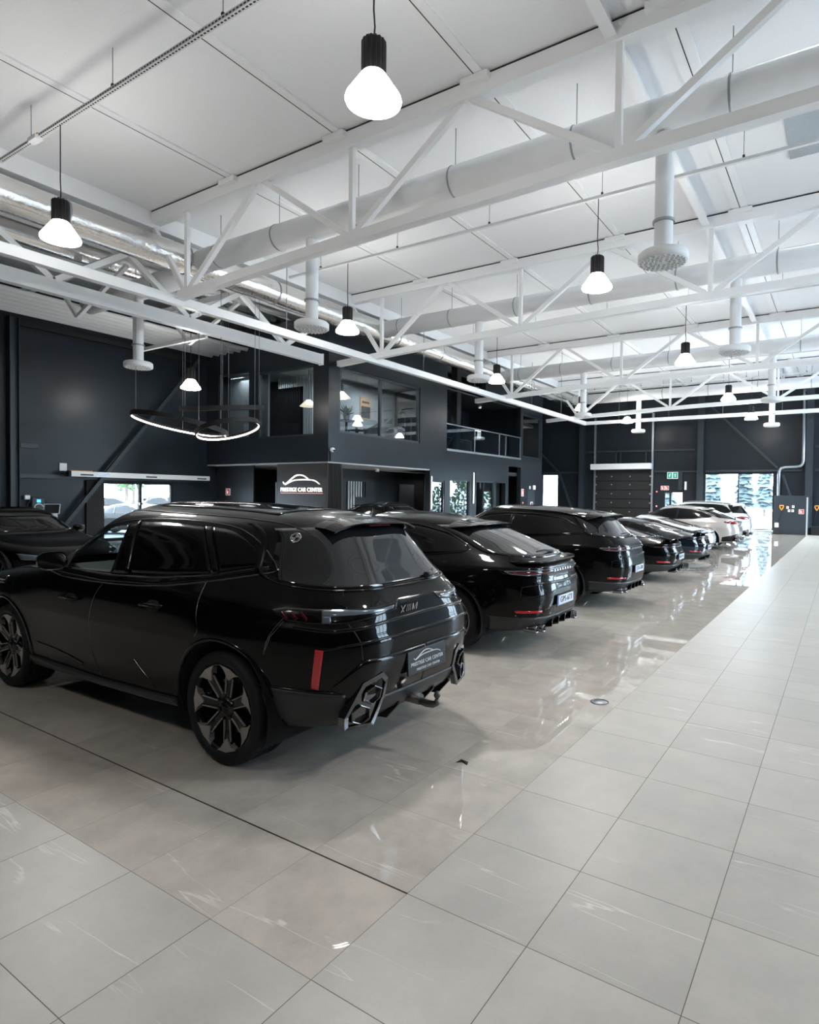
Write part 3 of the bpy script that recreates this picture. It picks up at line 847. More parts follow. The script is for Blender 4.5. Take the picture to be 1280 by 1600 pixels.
        c.ribbon('bumper_crease', K, side([(47, .845), (40, .87), (30, .885), (0, .885)]), .016, 'gloss_black', .002, .008, step=1.)
        c.ribbon('lid_seam', K, side([(38.8, 1.19), (38, 1.09), (38, 1.0), (36, .95), (34.0, .88), (33.6, .775)]), .007, 'matte_black', .001, .0015, step=.5)
        c.ribbon('bumper_seam', K, side([(60, 1.01), (64.5, .92), (66.5, .83)]), .006, 'dark_chrome', .001, .002, step=.5)  # chrome line puts in the highlight of the seam edge
        # upright red reflector on the corner
        c.patch('corner_reflector', K, side([(48.5, .855), (45.9, .85)]), side([(49.8, .61), (47.4, .60)]), 'red_lens', .010, 4, 12, .01)
        # lower gloss black corner plane and satin skirt
        c.patch('bumper_black_panel', K, side([(43, .615), (38, .70), (33, .775), (10, .775), (0, .775)]), side([(43, .60), (38, .52), (33, .46), (10, .455), (0, .455)]), 'gloss_black', .005, 40, 8)
        c.patch('bumper_side_skirt', K, side([(68, .60), (56, .585), (47, .575), (39, .56)]), side([(68, .33), (56, .315), (47, .315), (39, .33)]), 'satin_black', .006, 30, 8, bulge=.006)
        c.ribbon('skirt_edge', K, side([(70, .60), (56, .592), (46, .585), (40, .57)]), .012, 'gloss_black', .004, .008, step=1.)
        # stacked hexagonal exhaust tips in their surround
        hexa = lambda cy, cz, r, rz: [(cy+r*math.cos(a_)*1.0, cz+rz*math.sin(a_)) for a_ in [math.radians(30+60*k) for k in range(6)]]
        bx_ = lambda y, z, d=0: c.hit('B', math.copysign(min(abs(y), .66), y), max(z, .50))[0].x+d
        base_x = min(c.hit('B', sg*yy, zz)[0].x for yy, zz in ((.46, .60), (.55, .55), (.62, .5)))+.030
        q = MB()
        outer = [(sg*y, z) for y, z in ((.735, .345), (.735, .42), (.62, .625), (.475, .67), (.42, .62), (.42, .50), (.52, .325))]
        inner = [(sg*y, z) for y, z in ((.705, .36), (.705, .42), (.605, .60), (.485, .635), (.448, .60), (.448, .505), (.54, .35))]
        n = len(outer)
        v = [(bx_(y, z, -.014), y, z) for y, z in outer]+[(bx_(y, z, -.018), y, z) for y, z in inner]+[(bx_(y, z, .0), y, z) for y, z in inner]+[(bx_(y, z, .04), y, z) for y, z in outer]
        f = []
        for i in range(n):
            j = (i+1) % n; f += [(i, j, n+j, n+i), (n+i, n+j, 2*n+j, 2*n+i), (3*n+i, 3*n+j, j, i)]
        f.append(tuple(2*n+i for i in range(n)))
        q.add(v, f)
        q.build('exhaust_surround', 'dark_chrome', c.root)
        for cy, cz in ((.545, .535), (.622, .418)):
            q = MB(); o_ = hexa(sg*cy, cz, .074, .066); i_ = hexa(sg*cy, cz, .062, .054)
            v = [(bx_(y, z, -.034), y, z) for y, z in o_]+[(bx_(y, z, -.036), y, z) for y, z in i_]+[(bx_(y, z, -.001), y, z) for y, z in i_]+[(bx_(y, z, .01), y, z) for y, z in o_]
            f = []
            for i in range(6):
                j = (i+1) % 6; f += [(i, j, 6+j, 6+i), (6+i, 6+j, 12+j, 12+i), (18+i, 18+j, j, i)]
            q.add(v, f)
            b_ = q.build('exhaust_tip', 'dark_chrome', c.root, bevel=.006)
            q = MB(); q.add([(bx_(y, z, -.006), y, z) for y, z in i_]+[(bx_(y, z, .004), y, z) for y, z in i_], [tuple(range(6)), tuple(range(11, 5, -1))]+[(i, 6+i, 6+(i+1) % 6, (i+1) % 6) for i in range(6)]); q.build('exhaust_bore', 'matte_black', b_)
    # diffuser
    c.patch('rear_valance', 'B', [(-.46, .50), (.46, .50)], [(-.50, .37), (.50, .37)], 'satin_black', .010, 24, 6)
    q = MB(); v = []
    pr = [(.085, .47), (.10, .38), (.20, .30), (.34, .275), (.34, .36), (.14, .47)]
    q.prism(pr, -.46, .46, 'Y')
    o = q.build('diffuser', 'satin_black', c.root, bevel=.008)
    for y in (-.44, -.22, .22, .44):
        q = MB(); q.prism([(.08, .45), (.075, .37), (.17, .265), (.34, .25), (.34, .30), (.12, .43)], y-.010, y+.010, 'Y')
        q.build('diffuser_fin', 'gloss_black', o)
    # tow hitch: stub, gooseneck and ball
    q = MB(); q.tube([(.22, .06, .385), (.0, .055, .378)], .040, 16)
    q.tube([(.04, .05, .372), (-.04, .04, .352), (-.085, .025, .35), (-.112, .02, .362), (-.115, .02, .39)], [.026, .026, .026, .022, .016], 14)
    q.lathe([(.001, .446), (.010, .445), (.019, .437), (.025, .42), (.019, .403), (.010, .395), (.010, .37)], c=(-.115, .02, 0), n=20)
    q.build('tow_hitch', 'brake', c.root)
    # dealer plate
    px = c.hit('B', 0, .66)[0].x-.018
    q = MB(); q.box(-.008, .008, -.235, .235, -.082, .082)
    p = q.build('dealer_plate', 'plate_navy', c.root, bevel=.006); p.location = (px, 0, .665); p.rotation_euler = (0, .05, 0)
    swoosh(p, .34, .002, 'white_print', (-.009, 0, .034), BACK, sy=.6)
    text('PRESTIGE CAR CENTER', .036, (-.009, 0, -.014), BACK, 'white_print', p, 'dealer_name', .001, width=.40)
    text('PRESTIGE CAR CENTER', .024, (-.009, -.01, -.056), BACK, 'white_print', p, 'dealer_name_small', .001, width=.29)
    # model badge: outlined slanted letters
    bx = c.hit('B', .12, 1.035)[0].x-.007
    bd = MB()
    def slant(poly, y0):
        v = [(bx, y0-(u+.3*w_), 1.0+w_) for u, w_ in poly]; n = len(v)
        w2 = [(bx+.006, a[1], a[2]) for a in v]
        bd.add(v+w2, [tuple(range(n)), tuple(range(2*n-1, n-1, -1))]+[(i, (i+1) % n, n+(i+1) % n, n+i) for i in range(n)])
    H = .062
    def stick(u0, u1, t=.007): slant([(u0, 0), (u0+t, 0), (u1+t, H), (u1, H)], .245)
    stick(.0, .05); stick(.055, .0)
    for k in range(3): stick(.075+k*.020, .075+k*.020, .004)
    stick(.14, .14, .008); stick(.19, .19, .008)
    slant([(.140, H), (.148, H), (.168, .02), (.164, .012)], .245); slant([(.198, H), (.190, H), (.164, .012), (.168, .02)], .245)
    bd.build('model_badge', 'chrome', c.root)
    # cabin: floor pan, seats, dash, wheel
    q = MB(); q.box(.9, 4.0, -.80, .80, .40, .46); q.build('cabin_floor', 'matte_black', c.root)
    q = MB(); q.prism([(3.75, .8), (3.75, 1.13), (3.45, 1.16), (3.05, 1.10), (2.98, 1.0), (3.1, .8)], -.80, .80, 'Y'); q.build('dashboard', 'leather', c.root, bevel=.03)
    q = MB(); q.box(3.0, 3.02, -.12, .5, 1.08, 1.17); q.build('display_screen', 'tint', c.root)
    for sg in (1, -1):
        q = MB(); q.box(1.95, 2.5, sg*.42-.26, sg*.42+.26, .62, .78); q.prism([(1.95, .75), (2.10, .75), (1.95, 1.32), (1.83, 1.32)], sg*.42-.24, sg*.42+.24, 'Y')
        q.prism([(1.84, 1.32), (1.95, 1.32), (1.94, 1.50), (1.85, 1.50)], sg*.42-.13, sg*.42+.13, 'Y')
        q.build('front_seat', 'leather', c.root, bevel=.04)
        q = MB(); q.prism([(2.35, .42), (3.9, .42), (3.9, 1.12), (2.35, 1.12)], sg*.80, sg*.83, 'Y'); q.build('door_card', 'leather', c.root)
    q = MB(); q.box(1.0, 1.45, -.7, .7, .62, .80); q.prism([(1.0, .8), (1.12, .8), (.95, 1.38), (.85, 1.38)], -.68, .68, 'Y'); q.build('rear_bench', 'leather', c.root, bevel=.04)
    P = [(2.82+.05*math.sin(a_), .42+.185*math.cos(a_), 1.10+.18*math.sin(a_)) for a_ in [2*PI*k/32 for k in range(32)]]
    q = MB(); q.tube(P, .016, 10, closed=True); q.tube([(2.82, .25, 1.10), (2.82, .59, 1.10)], .014, 8); q.tube([(2.82, .42, 1.1), (3.1, .42, 1.05)], .03, 10)
    q.build('steering_wheel', 'leather', c.root)
    c.wheels(.30, .300, 'blade', 'dark_alloy', ['dark_alloy', 'bronze_alloy'], .972)
    c.liners(.95)
    return c
# ================================================================ BUILDING
XF, YB, XW, YF = -16.0, 16.56, -23.1, 41.0     # facade plane, reception face, left wall, far wall
ZC = 9.05                                       # ceiling underside

def wall(name, axis, pos, thick, u0, u1, z0, z1, holes=(), m='dark_wall', sub=None):
    """wall slab at axis=pos, growing by thick behind it, with rectangular openings (ua, ub, za, zb)"""
    us = sorted({u0, u1, *[h[0] for h in holes], *[h[1] for h in holes]}); zs = sorted({z0, z1, *[h[2] for h in holes], *[h[3] for h in holes]})
    us = [u for u in us if u0 <= u <= u1]; zs = [z for z in zs if z0 <= z <= z1]
    q = MB()
    # merge cells of a column to keep the slab whole
    for a, b in zip(us, us[1:]):
        run = None
        for c, d in zip(zs, zs[1:]):
            mu, mz = (a+b)/2, (c+d)/2
            solid = not any(h[0] <= mu <= h[1] and h[2] <= mz <= h[3] for h in holes)
            if solid: run = (run[0], d) if run else (c, d)
            if (not solid or d == zs[-1]) and run:
                lo, hi = min(pos, pos+thick), max(pos, pos+thick)
                if axis == 'X': q.box(lo, hi, a, b, run[0], run[1])
                else: q.box(a, b, lo, hi, run[0], run[1])
                run = None
    return structure(q.build(name, m, sub))

# floor: matt walkway tiles and polished display bay
q = MB()
PX, PY = -1.643, 1.629
def quad(x0, x1, y0, y1, mi):
    q.add([(x0, y0, 0), (x1, y0, 0), (x1, y1, 0), (x0, y1, 0)], [(0, 1, 2, 3)], mi)
quad(-23.1, PX, PY, 41, 1); quad(PX, 9, PY, 41, 0); quad(-23.1, 9, -7, PY, 0)
q.add([(-23.4, -7.3, -.12), (9.3, -7.3, -.12), (9.3, 41.3, -.12), (-23.4, 41.3, -.12)], [(3, 2, 1, 0)], 0)
fl = structure(q.build('floor', ['tile_matt', 'tile_polished'], fix=False))
q = MB(); q.box(-23.1, PX, 2.229-.004, 2.229+.004, 0, .0012)
structure(q.build('trim_1', 'black_slot'))
q = MB(); q.box(-60, 50, -60, 120, -.35, -.13)
tag(q.build('outside_ground', 'ground'), kind='structure')

q = MB(); q.box(-23.4, 9.3, -7.3, 41.3, ZC, ZC+.25)
ceil_o = structure(q.build('ceiling', 'ceiling'))

wall('wall_left', 'X', XW, -.25, -7, YB, 0, ZC, [(12.12, 15.0, 0, 2.25)])
wall('wall_left_rear', 'X', XW, -.25, YB, 41, 0, ZC, [(23.5, 28.0, 0, 2.5)])
wall('wall_far', 'Y', YF, .25, -23.35, 9.3, 0, ZC, [(-18.5, -17.24, 0, 3.5), (-7.46, -3.57, 0, 3.46), (-9.95, -8.65, 0, 2.36)])
wall('wall_right', 'X', 9.0, .25, -7, 41, 0, ZC, [(a_, b_, .3, 8.4) for a_, b_ in SIDE])
wall('wall_near', 'Y', -7, -.25, -23.35, 9.3, 0, ZC)
# reception block
wall('wall_facade', 'X', XF, -.25, YB, 35.4, 3.05, 8.45, [(17.14, 22.30, 4.16, 6.62), (24.5, 32.34, 4.1, 7.05), (24.5, 28.2, 7.05, 8.45), (32.68, 35.15, 4.2, 6.7), (30.91, 32.45, 3.05, 3.56)])
wall('wall_facade_lower', 'X', XF, -.25, 23.13, 35.4, 0, 3.05, [(23.29, 24.36, 0, 2.57), (24.81, 26.66, .08, 2.64), (27.30, 29.21, .08, 2.64), (29.43, 30.55, 0, 2.6), (30.91, 32.45, 0, 3.05)])
wall('wall_reception', 'Y', YB, .25, XW, XF-.25, 3.05, 8.45, [(-22.30, -20.38, 4.10, 6.77), (-19.86, -16.75, 4.04, 6.65)])
wall('wall_block_end', 'Y', 35.4, -.25, XW, XF-.25, 0, 8.45, m='dark_interior')
q = MB(); q.box(XW, XF-.25, YB+.25, 35.15, 3.05, 3.25); q.box(XW, XF-.25, YB+.25, 35.15, 3.9, 4.05)
structure(q.build('floor_upper', 'dark_interior'))
q = MB(); q.box(XW+.02, XF-.02, YB+.02, 23.12, 3.0, 3.05)
structure(q.build('ceiling_soffit', 'soffit'))
q = MB(); q.box(XW, XF-.26, YB+.26, 24.3, 6.95, 7.1)
structure(q.build('ceiling_office', 'grey_wall'))
wall('wall_office_back', 'X', -18.98, -.12, 19.6, 24.3, 4.05, 6.95, m='grey_wall')
wall('wall_office_side', 'Y', 24.3, .12, -19.1, XF-.25, 4.05, 8.4, m='dark_interior')
wall('wall_lounge_back', 'Y', 19.5, .1, -23.1, -18.98, 4.05, 6.95, m='dark_interior')
wall('wall_passage_back', 'Y', 21.0, .15, -23.0, -18.9, 0, 3.0, m='dark_interior')
wall('wall_passage_side', 'X', -18.75, -.15, 17.6, 35.1, 0, 3.0, [(18.6, 19.35, 0, 2.35)], m='dark_interior')
wall('wall_balcony_back', 'X', -19.6, -.15, 24.42, 35.1, 4.05, 8.45, [(30.6, 31.9, 4.05, 6.6)], m='dark_wall')
wall('wall_balcony_end', 'Y', 32.5, .12, -19.6, XF-.25, 4.05, 8.45, m='dark_wall')
# logo pillar at the block corner
q = MB(); q.box(-18.72, -16.03, YB, 17.35, 0, 3.0, 0)
pil = structure(q.build('wall_pillar', 'brown_panel', bevel=.01))

def thing(name, loc, label, cat, group=None, rz=0): return empty(name, loc, rz, label, cat, group)

# ---- signs on the pillar
sg_ = thing('wall_sign', (-17.37, YB-.01, 2.1), 'lit white car-outline logo with the dealer name on the dark reception pillar', 'sign')
swoosh(sg_, 1.95, .03, 'letter_white', (0, -.01, .24), (PI/2, 0, 0), 'car_outline_logo', .8)
text('PRESTIGE CAR CENTER', .22, (0, -.02, -.10), (PI/2, 0, 0), 'letter_white', sg_, 'lettering', .015, width=2.2)
q = MB(); q.box(-1.12, 1.12, -.012, .004, -.235, -.215); q.build('copper_underline', 'copper_letters', sg_)
q = MB()
for k in range(9): q.box(XF-.03, XF, 16.62+k*.08, 16.65+k*.08, 0, 3.0)
tag(q.build('slatted_cladding', 'matte_black'), 'dark vertical slats on the side of the reception pillar', 'cladding')
# security camera
c_ = thing('security_camera', (-16.0, 16.66, 3.3), 'small white dome camera at the corner of the reception block', 'camera')
q = MB(); q.box(-.01, .04, -.03, .03, -.25, .12); q.build('mount', 'matte_black', c_)
q = MB(); q.lathe([(.001, .09), (.06, .08), (.09, .03), (.09, -.02), (.05, -.07), (.001, -.085)], c=(.12, 0, .17), n=20); q.build('dome', 'white_plastic', c_)
q = MB(); q.lathe([(.001, .035), (.03, .03), (.035, 0)], c=(.20, -.01, .15), axis='X', n=16); q.build('lens', 'gloss_black', c_)

# ---- glass
def window(name, axis, pos, u0, u1, z0, z1, mull=(), gm='office_glass', fm='dark_steel', t=.06, d=.12, label=None, sgn=1, transom=()):
    r = MB()
    def B(a, b, c, e):
        lo, hi = pos-d/2, pos+d/2
        if axis == 'X': r.box(lo, hi, a, b, c, e)
        else: r.box(a, b, lo, hi, c, e)
    B(u0, u1, z0, z0+t); B(u0, u1, z1-t, z1); B(u0, u0+t, z0+t, z1-t); B(u1-t, u1, z0+t, z1-t)
    for m_ in mull: B(m_-t/2, m_+t/2, z0+t, z1-t)
    for z_ in transom: B(u0+t, u1-t, z_-t/2, z_+t/2)
    o = structure(r.build(name, fm))
    edges = [u0+t]+[x for m_ in mull for x in (m_-t/2, m_+t/2)]+[u1-t]
    for a, b in zip(edges[::2], edges[1::2]):
        g = MB()
        if axis == 'X': g.box(pos-.006, pos+.006, a, b, z0+t, z1-t)
        else: g.box(a, b, pos-.006, pos+.006, z0+t, z1-t)
        g.build('glass_pane', gm, o)
    return o
window('window_1', 'X', XF-.10, 17.14, 22.30, 4.16, 6.62, (19.62,), t=.09)
window('window_2', 'Y', YB+.10, -19.86, -16.75, 4.04, 6.65, t=.07)
window('window_3', 'X', XF-.10, 32.68, 35.15, 4.2, 6.7, t=.07)
window('window_4', 'Y', YB+.10, -22.30, -20.38, 4.10, 6.77, t=.05)
window('window_5', 'X', XF-.08, 24.81, 26.66, .08, 2.64, t=.06)
window('window_6', 'X', XF-.08, 27.30, 29.21, .08, 2.64, t=.06)
window('window_7', 'Y', YF+.12, -7.46, -3.57, .02, 3.46, (-5.5,), gm='glass', fm='matte_black', t=.07)
window('window_8', 'Y', YF+.12, -18.5, -17.24, .02, 3.5, gm='glass', fm='galv', t=.08)
for k, (a_, b_) in enumerate(SIDE): window('window_%d' % (9+k), 'X', 9.12, a_, b_, .3, 8.4, (a_+(b_-a_)/3, a_+(b_-a_)*2/3), gm='glass', fm='dark_steel', t=.08, transom=(3.0, 5.7))
dl = window('door_1', 'X', XW-.06, 12.12, 15.0, 0, 2.25, (13.62,), gm='glass', fm='matte_black', t=.11)
q = MB(); q.box(XW+.0, XW+.05, 13.56, 13.68, 1.35, 1.42); q.build('door_handle', 'chrome', dl)
d3 = window('door_2', 'X', XF-.09, 23.29, 24.36, 0, 2.57, t=.09)
q = MB(); q.tube([(XF+.03, 24.22, .5), (XF+.03, 24.22, 1.9)], .015, 10); q.build('door_handle', 'chrome', d3)
d5 = window('door_3', 'Y', YF+.06, -9.95, -8.65, 0, 2.36, (-9.5,), gm='glass', fm='matte_black', t=.12)
window('door_4', 'X', -19.66, 30.6, 31.9, 4.05, 6.6, t=.10)
# steel service door and dark recess doors in the facade
dd = MB(); dd.box(XF, XF+.03, 33.35, 34.35, 0, 2.25)
dd_o = structure(dd.build('door_5', 'dark_steel', bevel=.006))
q = MB(); q.box(XF+.03, XF+.05, 33.75, 34.05, 1.25, 1.55); q.build('framed_notice', 'sign_white', dd_o)
q = MB(); q.box(XF+.05, XF+.055, 33.79, 34.01, 1.29, 1.51); q.build('notice_print', 'dark_steel', dd_o)
structure(MB().box(-16.9, -16.84, 29.43, 30.55, 0, 2.6).build('door_6', 'dark_interior'))
structure(MB().box(-17.5, -17.4, 30.91, 32.45, 0, 3.56).build('door_7', 'dark_interior'))

# ---- balcony balustrade
b = thing('balcony_railing', (XF, 28.4, 4.1), 'glass balustrade with steel handrail along the upper balcony', 'railing')
q = MB(); q.box(-.03, .05, -3.94, 3.94, -.10, .0); q.build('base_rail', 'galv', b)
q = MB(); q.tube([(.0, -3.94, 1.18), (.0, 3.94, 1.18)], .028, 10); q.build('handrail', 'galv', b)
for y in (-1.3, 1.35, 3.9):
    MB().box(-.02, .02, y-.025, y+.025, 0, 1.18).build('post', 'galv', b)
for a, c in ((-3.92, -1.33), (-1.27, 1.32), (1.38, 3.87)): MB().box(-.006, .006, a, c, .03, 1.12).build('glass_panel', 'rail_glass', b)
b = thing('stair_railing', (-18.3, 28.0, 4.05), 'second glass balustrade around the stairwell behind the balcony', 'railing')
MB().tube([(0, -3, .98), (0, 2.6, .98), (-1.2, 2.6, .98)], .022, 8).build('handrail', 'galv', b)
MB().box(-.005, .005, -3, 2.6, .02, .95).build('glass_panel', 'rail_glass', b)
MB().box(-.02, .02, 2.57, 2.62, 0, .98).build('post', 'galv', b)
tag(MB().box(-16.75, -16.4, 26.0, 26.4, 4.05, 9.0).build('steel_column', 'matte_black', bevel=.01), 'black steel column standing in the open balcony', 'column')

# ---- upper office contents
def table_lamp(loc, label, h=.55, r=.26):
    t = thing('table_lamp', loc, label, 'lamp', None)
    MB().lathe([(.001, .0), (.09, .0), (.09, .02), (.02, .04), (.015, h-.15)], n=20).build('lamp_base', 'matte_black', t)
    MB().lathe([(r, h-.16), (r*.45, h+.08), (r*.44, h+.08), (r*.98, h-.16)], n=28).build('lamp_shade', 'cream_shade', t)
def hanging_lamp(loc, drop, label, r=.30):
    t = thing('hanging_lamp', loc, label, 'lamp', None)
    MB().tube([(0, 0, 0), (0, 0, -drop)], .008, 6).build('cable', 'cable', t)
    MB().lathe([(.10, -drop), (.11, -drop-.02), (r, -drop-.26), (r*.98, -drop-.27), (.10, -drop-.03)], n=28).build('lamp_shade', 'cream_shade', t)
hanging_lamp((-17.2, 18.55, 6.95), .95, 'cream cone lamp hanging at the left edge of the two-pane office window', .36)
hanging_lamp((-18.6, 18.1, 6.95), 1.25, 'cream cone lamp hanging behind the slatted corner office window', .36)
table_lamp((-17.6, 19.95, 4.60), 'cream table lamp glowing low behind the two-pane office window')
def desk(name, loc, w, d, h, label, m='matte_black'):
    t = thing(name, loc, label, 'table')
    MB().box(-w/2, w/2, -d/2, d/2, h-.04, h).build('table_top', m, t, bevel=.005)
    for sx in (-1, 1):
        for sy in (-1, 1): MB().box(sx*(w/2-.05)-.02, sx*(w/2-.05)+.02, sy*(d/2-.05)-.02, sy*(d/2-.05)+.02, 0, h-.04).build('leg', m, t)
desk('side_table', (-17.6, 19.95, 4.05), .6, .6, .55, 'dark table under the cream table lamp in the office')
desk('plant_table', (-17.35, 19.0, 4.05), .6, .7, .85, 'dark table carrying the potted plant in the office')
def armchair(loc, rz, label):
    t = thing('armchair', loc, label, 'chair', None, rz)
    q = MB(); n = 18; v = []
    for i in range(n+1):
        a = -PI*.15+PI*1.3*i/n
        for r_, z0, z1 in ((.42, .25, .95),):
            k = .65+.35*math.sin(max(0, min(PI, a)))
            v += [(r_*math.cos(a), r_*math.sin(a), z0), (r_*1.05*math.cos(a), r_*1.05*math.sin(a), z0+(z1-z0)*k), (r_*.88*math.cos(a), r_*.88*math.sin(a), z0+(z1-z0)*k), (r_*.84*math.cos(a), r_*.84*math.sin(a), z0)]
    f = [(i*4+k, i*4+(k+1) % 4, (i+1)*4+(k+1) % 4, (i+1)*4+k) for i in range(n) for k in range(4)]+[(0, 1, 2, 3), tuple(n*4+k for k in (3, 2, 1, 0))]
    q.add(v, f, 0, False); q.build('backrest', 'upholstery', t, bevel=.01)
    MB().lathe([(.001, .28), (.36, .28), (.38, .34), (.36, .44), (.001, .46)], n=24).build('seat', 'upholstery', t)
    for k in range(4):
        a = PI/4+k*PI/2; MB().tube([(.2*math.cos(a), .2*math.sin(a), .28), (.32*math.cos(a), .32*math.sin(a), 0)], .014, 8).build('leg', 'matte_black', t)
armchair((-17.5, 20.75, 4.05), -.4, 'grey tub armchair left of the window mullion in the upper office')
armchair((-17.3, 22.2, 4.05), .4, 'grey tub armchair behind the right office pane')
armchair((-17.5, 34.0, 4.05), 1.2, 'dark tub armchair behind the narrow upper window at the far end')
p = thing('wall_poster', (-18.97, 22.05, 5.88), 'tan and black poster on the grey office wall', 'poster')
MB().box(0, .03, -.38, .38, -.5, .5).build('frame', 'poster_tan', p)
MB().box(.03, .035, -.32, .32, -.45, .08).build('dark_print', 'matte_black', p)
MB().box(.03, .035, -.25, .25, .22, .32).build('title_band', 'matte_black', p)
p = thing('potted_plant', (-17.35, 19.0, 4.90), 'small leafy plant in a dark pot in the office', 'plant')
MB().lathe([(.001, 0), (.11, 0), (.15, .24), (.13, .24), (.11, .2), (.001, .2)], n=20).build('pot', 'upholstery', p)
q = MB()
for k in range(26):
    a = random.uniform(0, 2*PI); el = random.uniform(.3, 1.3); L_ = random.uniform(.3, .6)
    d_ = Vector((math.cos(a)*math.cos(el), math.sin(a)*math.cos(el), math.sin(el))); e = Vector((0, 0, .2))+d_*L_; w_ = d_.cross(Vector((0, 0, 1))).normalized()*.07
    m_ = Vector((0, 0, .2))+d_*L_*.6
    q.add([Vector((0, 0, .2)), m_+w_, e, m_-w_, m_+Vector((0, 0, .02))], [(0, 1, 4), (1, 2, 4), (2, 3, 4), (3, 0, 4)])
q.build('leaves', 'leaf', p)
p = thing('coat_stand', (-17.9, 23.7, 4.05), 'black branching coat stand behind the right office pane', 'coat stand')
MB().tube([(0, 0, 0), (0, 0, 1.85)], .025, 10).build('pole', 'matte_black', p)
MB().lathe([(.001, 0), (.22, 0), (.22, .02), (.001, .04)], n=24).build('base', 'matte_black', p)
for k in range(6):
    a = k*1.05; z = 1.25+.11*k
    MB().tube([(0, 0, z), (.12*math.cos(a), .12*math.sin(a), z+.10), (.2*math.cos(a), .2*math.sin(a), z+.26)], .012, 8).build('branch', 'matte_black', p)
# slatted partitions inside the corner room
sl = thing('slat_partition', (-20.1, 18.9, 4.05), 'light vertical slat screen behind the corner office window', 'screen')
for k in range(18): MB().box(-1.2+k*.12, -1.14+k*.12, 0, .06, 2.45 if k < 13 else .0, 2.9).build('slat', 'light_slat', sl)
sl = thing('slat_partition', (-22.3, 19.2, 4.05), 'dark vertical slat screen deep in the corner office', 'screen')
for k in range(20): MB().box(-.1+k*.11, -.05+k*.11, 0, .06, 0, 2.85).build('slat', 'matte_black', sl)
MB().box(-.1, 2.15, -.08, .02, 0, .9).build('low_panel', 'matte_black', sl)
tag(MB().box(-21.25, -20.75, 17.0, 17.08, 4.05, 4.75).build('white_cabinet', 'light_slat', bevel=.01), 'pale low cabinet behind the light window left of the corner office', 'cabinet')
structure(MB().box(-22.4, -20.0, 17.2, 17.3, 4.05, 6.9).build('wall_lounge', 'grey_wall'))
# lower reception: slats, lit doorway
sl = thing('slat_wall', (-18.72, 21.5, 0), 'grey vertical slats on the dark wall inside the reception passage', 'screen')
for k in range(8): MB().box(0, .05, -.9+k*.17, -.82+k*.17, 0 if k in (0, 1, 2) else 1.75, 2.45).build('slat', 'light_slat' if k < 6 else 'satin_black', sl)
for k in range(2): MB().box(0, .05, -.3+k*.17, -.22+k*.17, 0, .9).build('low_slat', 'light_slat', sl)
structure(MB().box(-18.74, -18.70, 24.4, 25.6, 0, 2.4).build('wall_mirror', 'galv'))
# light bars
for (y, z0, z1, lb) in ((26.98, 1.47, 3.06, 'slim white light bar between the two ground-floor windows'), (23.20, 1.2, 2.75, 'slim white light bar beside the reception opening')):
    t = thing('light_bar', (XF+.03, y, z0), lb, 'wall light')
    MB().box(-.02, .03, -.035, .035, 0, z1-z0).build('housing', 'white_plastic', t)
    MB().box(.03, .036, -.025, .025, .05, z1-z0-.05).build('diffuser', 'led_white', t)
t = thing('door_light_bar', (-18.9, 18.4, .2), 'thin lit strip beside the dark passage next to the pillar', 'wall light')
MB().box(0, .03, 0, .03, 0, 2.0).build('housing', 'galv', t); MB().box(.03, .034, .003, .027, .05, 1.95).build('diffuser', 'led_white', t)
tag(MB().box(-19.18, -19.15, 16.9, 16.95, 0, 2.3).build('light_rail', 'light_slat'), 'pale upright rail at the left edge of the reception pillar', 'rail')
# downlights
def spotlight(loc, label, r=.09):
    t = thing('ceiling_spotlight', loc, label, 'light', 'small round spotlights over the balcony and reception')
    MB().lathe([(r, 0), (r, -.10), (r*.85, -.10)], n=20).build('housing', 'white_plastic', t)
    MB().lathe([(.001, -.085), (r*.85, -.09)], n=20).build('lens', 'led_white', t)
    l = bpy.data.lights.new('spot', 'SPOT'); l.energy = 45; l.spot_size = 1.6; l.color = (1, .96, .9); l.shadow_soft_size = .07
    o = bpy.data.objects.new('spotlight_lamp', l); COL.objects.link(o); o.parent = t; o.location = (0, 0, -.14)
for loc in ((-17.4, 25.4, 6.9), (-17.4, 27.6, 6.9), (-17.4, 30.0, 6.9)):
    spotlight(loc, 'small round spotlight glowing above the balcony')
spotlight((-17.6, 18.9, 2.99), 'small round spotlight in the soffit of the reception passage'); spotlight((-17.6, 21.3, 2.99), 'small round spotlight in the soffit of the reception passage')
structure(MB().box(-19.5, XF-.3, 24.45, 32.4, 7.0, 7.08).build('ceiling_balcony', 'dark_interior'))
for (x, y, z, e) in ((-17.6, 18.3, 6.7, 40), (-17.6, 21.8, 6.7, 90), (-21.3, 16.95, 6.6, 16), (-21, 18.2, 6.7, 22), (-18.2, 34, 6.6, 8), (-17.4, 27.5, 2.7, 14), (-17.6, 31.6, 3.0, 4)):  # added fill lamps without fittings, brightening the rooms of the block
    l = bpy.data.lights.new('fill_light', 'AREA'); l.size = .8; l.energy = e; l.color = (.9, .95, 1)
    o = bpy.data.objects.new('fill_light', l); COL.objects.link(o); o.location = (x, y, z)
# office dividers behind the ground-floor windows
q = MB(); q.box(XF-1.4, XF-1.35, 24.6, 29.3, 0, 2.9); structure(q.build('wall_ground_office', 'dark_interior'))

